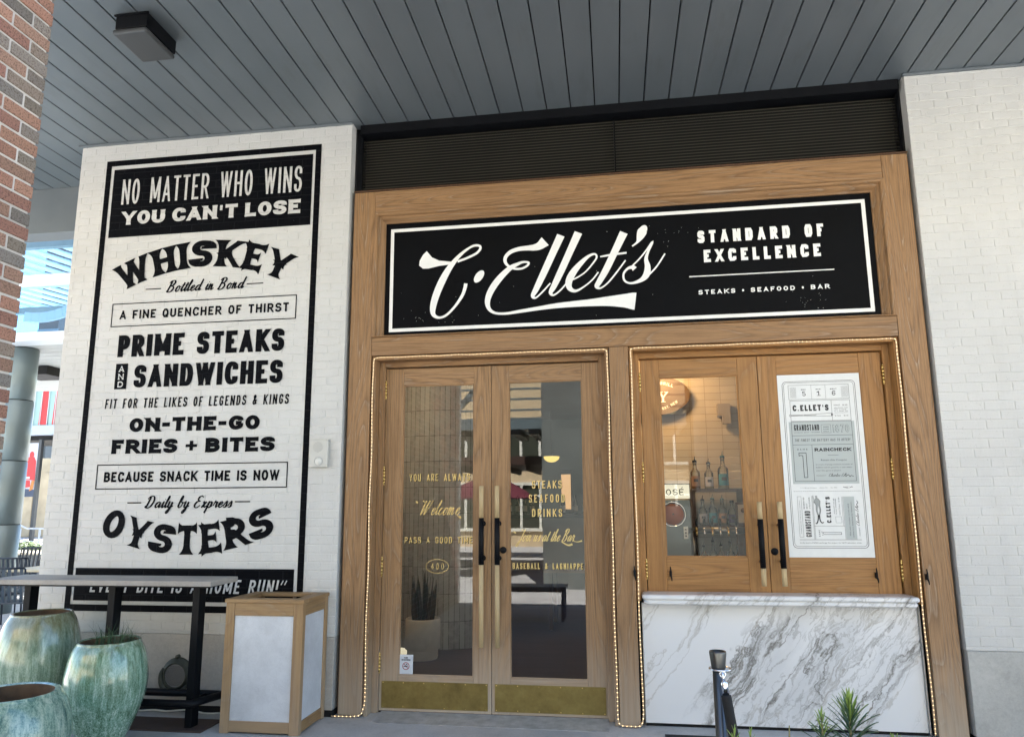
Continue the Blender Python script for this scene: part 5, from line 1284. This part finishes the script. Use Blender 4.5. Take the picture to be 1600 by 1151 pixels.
MB().lathe([(0,2.245),(.06,2.255),(.11,2.29),(.125,2.335),(0,2.337)], (-.97,5.5,0), 28).build('bowl', glow('lit_yellow_bowl', (1.0,.70,.18), .15), PL); MB().tube([(-.97,5.5,2.337),(-.97,5.5,3.05)], .004, 6).build('cord', M['black'], PL)
WS = empty('wall_sconce', (-.785, 6.5, 1.85), 'tall lit amber glass wall sconce in a black frame', 'wall lamp')
MB().box(-.90,-.74,6.50,6.56,1.52,2.10).build('lit_glass', glow('lit_amber_glass', (1.0,.58,.26), .10), WS); MB().box(-.91,-.73,6.48,6.58,2.1005,2.18).box(-.91,-.73,6.48,6.58,1.45,1.5195).box(-.7395,-.72,6.47,6.58,1.45,2.18).build('frame', M['black'], WS)
def cafe_table(x, y, lab):
    r_ = empty('dining_table', (x, y, 0), lab, 'table', 'dark dining tables indoors')
    MB().box(x-.6,x+.6,y-.4,y+.4,.72,.76).build('table_top', plain('orange_brown_top', (.16,.065,.025), .35), r_)
    for a in (-.52,.52):
        for b in (-.33,.33): MB().box(x+a-.025,x+a+.025,y+b-.025,y+b+.025,0,.719).build('leg', M['dark_oak'], r_)
cafe_table(-.35, 4.3, 'dark wooden dining table behind the right door')
cafe_table(.9, 5.2, 'second dark dining table further right indoors')
CO = empty('wall_counter', (-.6, 6.3, 0), 'dark counter with wine bottles along the green back wall', 'counter')
MB().box(-4.5, 3.1, 6.1, 6.595, 1.38, 1.44).build('ledge', M['black_soft'], CO); MB().box(-4.5, 3.1, 6.2, 6.595, 0, 1.379).build('front', brown, CO)
for i, x in enumerate((-1.75,-1.62,-1.50,-1.38,-.86,-.66,-.50,-.44,-.36,-.28)):
    b = empty('wine_bottle', (x, 6.3, 1.44), 'dark wine bottle standing on the counter before the green wall', 'bottle', 'wine bottles on the wall counter')
    MB().lathe([(0,0),(.038,0),(.038,.19),(.014,.24),(.014,.31),(0,.31)], (x,6.3,1.44), 14).build('body', plain('dark_bottle_glass', (.01,.014,.01), .15), b); MB().lathe([(.0385,.05),(.0385,.14)], (x,6.3,1.44), 14).build('paper_label', whitel, b)
# unseen ceiling lamps: one over the bar, two added to brighten the dining side
def unseen_lamp(x, y, z, power, label, col):
    r_ = empty('unseen_lamp', (x, y, z), label, 'ceiling lamp')
    MB().lathe([(0,z-.05),(.13,z-.045),(.15,z),(0,z)], (x,y,0), 24).build('diffuser', glow('lit_diffuser', col, .5), r_)
    ld = bpy.data.lights.new('lamp_light', 'POINT'); ld.energy = power; ld.color = col; ld.shadow_soft_size = .12
    lo = bpy.data.objects.new('lamp_light', ld); COL.objects.link(lo); lo.location = (0,0,-.12); lo.parent = r_
unseen_lamp(.45, 1.15, 3.045, 6.5, 'warm ceiling lamp over the bar behind the hatch', (1.0,.60,.26))
unseen_lamp(-2.75, 1.35, 3.045, 6, 'added unseen warm lamp brightening the tiled column and planter', (1.0,.72,.42))  # added in place of daylight on the planter and lower tiles
unseen_lamp(1.3, 4.6, 3.045, 5, 'added unseen warm lamp brightening the dining tables', (1.0,.72,.42))  # added out of view to bring up the dining room

# ================================================================ left background, seen past the white wall
SCOL = empty('steel_column', (-9.50, 4.5, 0), 'tall round blue grey steel clad column beyond the white wall', 'column')
zs = [0,1.34,2.33,3.30,4.16]
for a, b in zip(zs, zs[1:]): MB().lathe([(.195,a+.006),(.205,a+.012),(.205,b-.012),(.195,b-.006)], (-9.50,4.5,0), 48).build('cladding_drum', M['steel_blue'], SCOL)
MB().lathe([(.19,0),(.19,4.16)], (-9.50,4.5,0), 32).build('core', M['void'], SCOL)
FB = empty('footbridge', (-8, 5, 4.1), 'glazed upper walkway with white edge beams crossing beyond the column', 'bridge')
wt = plain('white_edge_beam', (.62,.66,.70), .5)
MB().box(-16, -4.9, 3.98, 4.3, 4.16, 4.29).box(-16,-4.9,4.02,4.14,5.06,5.24).build('edge_beam', wt, FB, .004)
mb = MB()
for i in range(16): mb.box(-16, -4.9, 4.32+i*.25, 4.555+i*.25, 4.165, 4.185)
mb.build('soffit_plank', plain('pale_soffit', (.36,.38,.38), .5), FB); MB().box(-16,-4.9,4.31,8.4,4.19,4.26).build('deck', M['canopy'], FB)
MB().add([(-16,4.08,4.29),(-4.9,4.08,4.29),(-4.9,4.08,6.4),(-16,4.08,6.4)], [(0,1,2,3)]).build('glass_pane', glass('sky_deepening_glass', (.36,.66,.90), .8), FB)  # blue tint puts sky colour into the pane, deepening the pale sky
LF = MB().box(-10.85,-10.2,5.75,6.35,4.0,4.162); tag(LF.build('soffit_light_box', M['black'], None, .006), 'black box light fixture under the glazed walkway', 'light fixture')
PG = empty('pergola', (-12, 9, 0), 'white slatted sun screen roof high beyond the glazed walkway', 'pergola')
mb = MB()
for i in range(26): mb.bar((-22+i*.55, 6.8, 8.35), (-21+i*.55+1.0, 15.5, 8.35), .26, .05)
mb.build('slat', plain('white_sunscreen', (.72,.72,.68), .6), PG)
mb = MB()
for y in (7.0,9.6,12.2,15.0): mb.box(-24,-6,y-.08,y+.08,8.10,8.31)
mb.build('beam', M['steel_blue'], PG)
mb = MB(); mb.box(-23,-22.8,7,7.2,0,8.1).box(-6.5,-6.3,15,15.2,0,8.1).build('post', M['steel_blue'], PG)
DT = empty('dark_tower', (-25.2, 22.5, 0), 'dark slatted steel tower with a curved pale ramp beyond the walkway', 'tower')
MB().box(-25.7,-24.7,22,23.0,0,13.5).build('shaft', plain('dark_blue_steel', (.030,.042,.055), .5, .3), DT)
mb = MB()
for i in range(16): mb.box(-25.72,-24.68,21.97,21.995,4.6+i*.54,4.74+i*.54)
mb.build('slats', plain('mid_blue_steel', (.12,.17,.21), .5, .3), DT)
mb = MB(); ar = [(-14.45+1.6*math.sin(R(a)), 10.0, 7.55-1.15*math.cos(R(a))) for a in range(-15, 80, 8)]
for a, b in zip(ar, ar[1:]): mb.bar(a, b, .10, .24)
mb.build('curved_ramp', plain('lavender_panel', (.42,.47,.56), .5), DT)
BL = empty('glass_balcony', (-13, 11, 3), 'glass balcony with painted red reflections, white panels and a pale blue edge', 'balcony')
MB().box(-24,-14.5,13,15.5,3.74,4.02).build('edge_slab', plain('pale_blue_edge', (.40,.46,.56), .5), BL)
MB().box(-24,-14.5,13.10,13.12,4.03,5.2).build('rail_glass', plain('teal_balustrade_glass', (.30,.44,.42), .15), BL)
redp = plain('red_reflection_print', (.55,.03,.035), .5); mb = MB()
for i, (x, w_, z0, z1) in enumerate(((-17.0,.30,4.05,5.18),(-17.45,.16,4.3,5.0),(-16.55,.3,4.05,5.1),(-18.0,.4,4.1,5.1))): mb.add([(x,13.085,z0),(x+w_,13.085,z0),(x+w_*.8,13.085,z1),(x+w_*.15,13.085,z1)], [(0,1,2,3)])
mb.build('red_reflection_print', redp, BL)  # reflections in the balustrade glass set in as red shapes
mb = MB(); mb.box(-24,-14.5,13.07,13.13,5.20,5.28)
for i in range(40): mb.box(-24+i*.235,-23.985+i*.235,13.065,13.08,4.03,5.20)
mb.build('rail', wt, BL)
BN = empty('banner', (-17.0, 13.05, 2.2), 'vertical banner with a red clad player figure on a pale sky', 'banner')
bx0, bx1, bz0, bz1 = -17.18, -16.82, 1.93, 3.50; yb = 13.0
MB().box(bx0,bx1,yb,yb+.03,bz0,bz1).build('cloth', plain('banner_sky', (.52,.55,.62), .7), BN); MB().box(bx1+.01,bx1+.10,yb-.02,yb+.08,0,3.6).build('pole', plain('dark_pole', (.05,.055,.06), .5), BN)
fl = MB(); q = lambda pts, m: lay(fl, [[Vector((bx0+(bx1-bx0)*u, bz0+(bz1-bz0)*v)) for u, v in pts]], yb-.004, m)
q([(.05,.32),(.98,.30),(.92,.66),(.70,.74),(.20,.74),(.02,.60)], 0)
lay(fl, [ell((bx0+bx1)/2-.01, bz0+(bz1-bz0)*.78, .075, .10, 0, 20)], yb-.008, 0); q([(.02,0),(1,0),(1,.13),(.02,.15)], 2); q([(.0,.16),(.6,.18),(.55,.30),(.05,.31)], 0)
lay(fl, [[Vector((bx0+(bx1-bx0)*u, bz0+(bz1-bz0)*v)) for u, v in ((.55,.10),(.9,.14),(.98,.30),(.70,.30))]], yb-.010, 3); lay(fl, [[Vector((bx0+(bx1-bx0)*u, bz0+(bz1-bz0)*v)) for u, v in ((.08,.33),(.5,.33),(.5,.37),(.08,.37))]], yb-.012, 1)
fl.build('printed_figure', [redp, wt, plain('banner_navy', (.05,.07,.12), .6), plain('banner_orange', (.55,.22,.06), .6)], BN)
DF = empty('steel_canopy', (-14.5, 13, 0), 'dark steel frame structure hanging right of the banner', 'canopy')
MB().box(-16.70,-14,13.4,13.7,2.28,3.6).build('upper_panel', plain('dark_panel', (.02,.022,.026), .6), DF)
mb = MB()
for z in (2.3,2.62,2.9): mb.box(-16.70,-14,13.36,13.395,z,z+.03)
mb.build('rails', M['steel_blue'], DF); MB().box(-23,-13,13.2,15,3.60,3.73).build('roof', M['black'], DF)
TWl = MB()
TWl.box(-34,-14,20,20.3,0,3.6)
for i in range(24): TWl.box(-34+i*.8,-33.6+i*.8,19.94,19.9995,.5,3.0)
tag(TWl.build('tan_wall', plain('sunlit_tan_wall', (.40,.34,.24), .8, 0, .3, .8)), 'pale tan wall with upright ribs far behind the railing', 'wall')
ST2 = empty('stair_railing', (-17, 11, 0), 'white metal railing sloping down pale steps in the background', 'railing')
mb = MB()
for z in (0.62,.95,1.30): mb.tube([(-20,12,z+.35),(-17.2,12,z+.25),(-16.0,12,z-.25),(-13,12,z-.25)], .025, 6)
for x in (-18.5,-17.6,-16.8,-16.2,-15.6,-14.8): mb.tube([(x,12,.2),(x,12,1.5 if x < -16.5 else 1.05)], .025, 6)
mb.build('rail', wt, ST2)
SP = MB()
for i in range(3): SP.box(-26,-12,12.4+i*.4,19.9,i*.16+.004,.16+i*.16)
tag(SP.build('pale_steps', M['plaza']), 'pale concrete steps in front of the tan wall', 'steps')
HB = empty('clipped_hedge', (-13.2, 9.0, 0), 'rounded clipped green bush in a dark trough past the column', 'bush')
rh = random.Random(4); mb = MB()
for i in range(1600):
    v = Vector((rh.gauss(0,1), rh.gauss(0,1), rh.gauss(0,1))).normalized(); rr = .86+.14*rh.random(); p = Vector((-13.2+v.x*.34*rr, 9.0+v.y*.34*rr, .66+v.z*.20*rr))
    t1 = v.orthogonal().normalized(); t1.rotate(Matrix.Rotation(rh.uniform(0,6.28), 3, v)); t2 = v.cross(t1); s_ = rh.uniform(.015,.032); up_ = v*rh.uniform(-.01,.02)
    mb.add([p-t1*s_, p-t2*s_*.5+up_, p+t1*s_, p+t2*s_*.5+up_], [(0,1,2,3)])
mb.build('foliage', plain('hedge_leaf', (.07,.12,.03), .6, 0, .5, 12), HB); MB().box(-13.7,-12.7,8.55,9.45,.05,.52).build('trough', M['black'], HB)
def outdoor_table(x, y, lab):
    r_ = empty('cafe_table', (x, y, 0), lab, 'table', 'pale topped outdoor tables')
    MB().box(x-.75,x+.75,y-.4,y+.4,.73,.765).build('table_top', plain('cream_table_top', (.62,.56,.42), .5), r_, .004); MB().box(x-.22,x+.22,y-.22,y+.22,.01,.729).build('pedestal', plain('navy_pedestal', (.022,.040,.065), .5), r_); 
outdoor_table(-11.5, 7.0, 'cream topped cafe table furthest back by the bush'); outdoor_table(-7.55, 3.75, 'cafe table with navy pedestal beyond the bar table end')
navy = plain('navy_metal', (.016,.026,.045), .42, .2)
def slat_chair():
    r_ = empty('slatted_chair', (0,0,0), 'navy metal slatted cafe chair', 'chair', 'slatted metal cafe chairs')
    mb = MB()
    for s_ in (-1, 1):
        x = s_*.24
        mb.tube([(x,-.24,0),(x,-.22,.43),(x,-.20,.45),(x,.20,.43)], .012, 8); mb.tube([(x,.27,0),(x,.20,.43),(x*.98,.30,.86),(x*.9,.31,.88)], .012, 8); mb.tube([(x,-.2,.45),(x*1.08,-.18,.66),(x*1.08,.24,.66)], .011, 8)
    mb.tube([(-.225,.308,.875),(.225,.308,.875)], .013, 8); mb.build('frame', navy, r_)
    st_ = MB(); 
    for i in range(7): xx = -.195+i*.065; st_.bar((xx,.225,.47), (xx,.300,.87), .034, .012)
    st_.build('back_slats', navy, r_)
    st_ = MB()
    for i in range(8): yy = -.20+i*.055; st_.box(-.235,.235,yy,yy+.038,.448,.460)
    st_.build('seat_slats', navy, r_)
    return r_
ch = slat_chair()
spots = [((-7.42, 2.55, 0), 200, 'navy slatted cafe chair seen just above the left end of the bar table'), ((-8.35, 3.25, 0), 160, 'navy slatted chair in front of the steel column'), ((-8.75, 4.15, 0), 190, 'darker slatted chair right of the steel column'), ((-10.5, 6.1, 0), 20, 'slatted chair at the cream table near the bush')]
for i, (loc, rz, lab) in enumerate(spots):
    o = ch if i == 0 else copy_tree(ch)
    o.location = loc; o.rotation_euler.z = R(rz); o['label'] = lab

# ================================================================ across the plaza, seen mirrored in the glass
OB = empty('opposite_building', (-4, -22, 0), 'sunlit pale brick building across the plaza mirrored in the door glass', 'building')
ybk = plain('pale_yellow_brick', (.56,.43,.26), .85, 0, .12, 4); MB().box(-26, 16, -26, -22, 0, 12).build('wall', ybk, OB)
fr_ = plain('cream_window_frame', (.70,.68,.58), .5); pn = plain('dark_window_glass', (.05,.055,.04), .12)
for i in range(9):
    x = -16.5+i*3.0
    for z0, z1 in ((.6, 2.5), (3.1, 5.0), (8.6, 10.8)):
        wf = MB(); wf.box(x,x+2.4,-22.0+.002,-21.90,z0,z0+.12).box(x,x+2.4,-21.998,-21.90,z1-.12,z1)
        for k in range(4): wf.box(x+k*.76,x+k*.76+.10,-21.998,-21.91,z0+.1201,z1-.1201)
        wf.box(x+.101,x+2.27,-21.995,-21.93,z0+(z1-z0)*.7,z0+(z1-z0)*.7+.07)
        wo_ = wf.build('window', fr_, OB); MB().box(x+.05,x+2.35,-22,-21.99,z0+.05,z1-.05).build('pane', pn, wo_)
WK = empty('steel_walkway', (-3, -15, 5), 'grey steel stair landing with railings across the plaza', 'walkway')
MB().box(-20,14,-16.2,-14.0,3.75,4.08).build('deck', M['steel_blue'], WK)
mb = MB()
for i in range(60): mb.box(-20+i*.55,-19.7+i*.55,-16.2,-14.0,3.60,3.7495)
mb.build('deck_rib', M['black'], WK)
mb = MB()
for z in (4.28,4.6,4.9,5.18): mb.box(-20,14,-14.06,-14.0,z,z+.05)
for i in range(34): mb.box(-20+i,-19.94+i,-14.05,-13.99,4.081,5.25)
for i in range(9): mb.bar((-18+i*3.3,-14.3,4.1), (-15.8+i*3.3,-14.3,6.6), .2, .14)
mb.build('railing', M['steel_blue'], WK); mb = MB()
for x in (-16,-8.5,9): mb.box(x-.15,x+.15,-15.3,-15,0,3.749)
mb.build('post', M['steel_blue'], WK)
AW = empty('dark_pavilion', (-4, -13.2, 0), 'dark timber pavilion roof over plaza seating', 'pavilion')
mb = MB(); mb.box(-12,-1.2,-13.6,-10.8,2.55,2.75)
for i in range(20): mb.box(-12+i*.55,-11.9+i*.55,-13.5,-10.9,2.42,2.5499)
mb.build('roof', plain('dark_timber', (.05,.022,.014), .6), AW); mb = MB()
for x in (-11.5,-5.2,-1.6):
    for y in (-13.4,-11.0): mb.box(x-.06,x+.06,y-.06,y+.06,0,2.419)
mb.build('post', M['black'], AW)
UM = empty('patio_umbrella', (-2.9, -10.2, 0), 'dark red patio umbrella out on the plaza', 'umbrella')
MB().lathe([(1.15,1.75),(.6,2.08),(.0,2.3)], (-2.9,-10.2,0), 8, 0, 'z', False).build('canopy', plain('dark_red_cloth', (.12,.018,.03), .8), UM); MB().tube([(-2.9,-10.2,0),(-2.9,-10.2,2.3)], .025, 8).build('pole', M['black'], UM)
PR = MB().box(-1.42, .95, -9.2, -8.0, 0, 9.5); tag(PR.build('stone_pier', M['pier_stone'], None, .01), 'broad green grey stone pier across the paving, mirrored in the right door', 'pier')

P2 = MB().box(1.52, 3.4, -9.2, -8.0, 0, 9.5); tag(P2.build('stone_pier', M['pier_stone'], None, .01), 'added second green grey stone pier blocking sunlit paving from the hatch glass', 'pier')  # added to keep bright paving out of the hatch reflection
LW = MB().box(.955, 1.515, -8.7, -8.3, 0, 1.55); tag(LW.build('reflection_screen_wall', M['pier_stone'], None, .01), 'added low stone wall hiding sunlit paving from the hatch glass', 'wall')  # added screen that covers the sunlit ground in the lower hatch reflection

bt_ = plain('blue_bench_paint', (.07,.15,.24), .4)
BE = empty('blue_bench', (-1.1, -4.4, 0), 'low blue metal bench out on the paving, mirrored at the foot of the right door', 'bench')
MB().box(-1.75,-.72,-4.62,-4.18,.43,.47).build('seat', bt_, BE, .004)
for lx in (-1.70,-.77):
    for ly in (-4.58,-4.22): MB().tube([(lx,ly,0),(lx*.99,ly,.43)], .022, 8).build('leg', bt_, BE)
MB().bar((-1.7,-4.4,.40),(-.77,-4.4,.40),.04,.05).build('rail', bt_, BE)
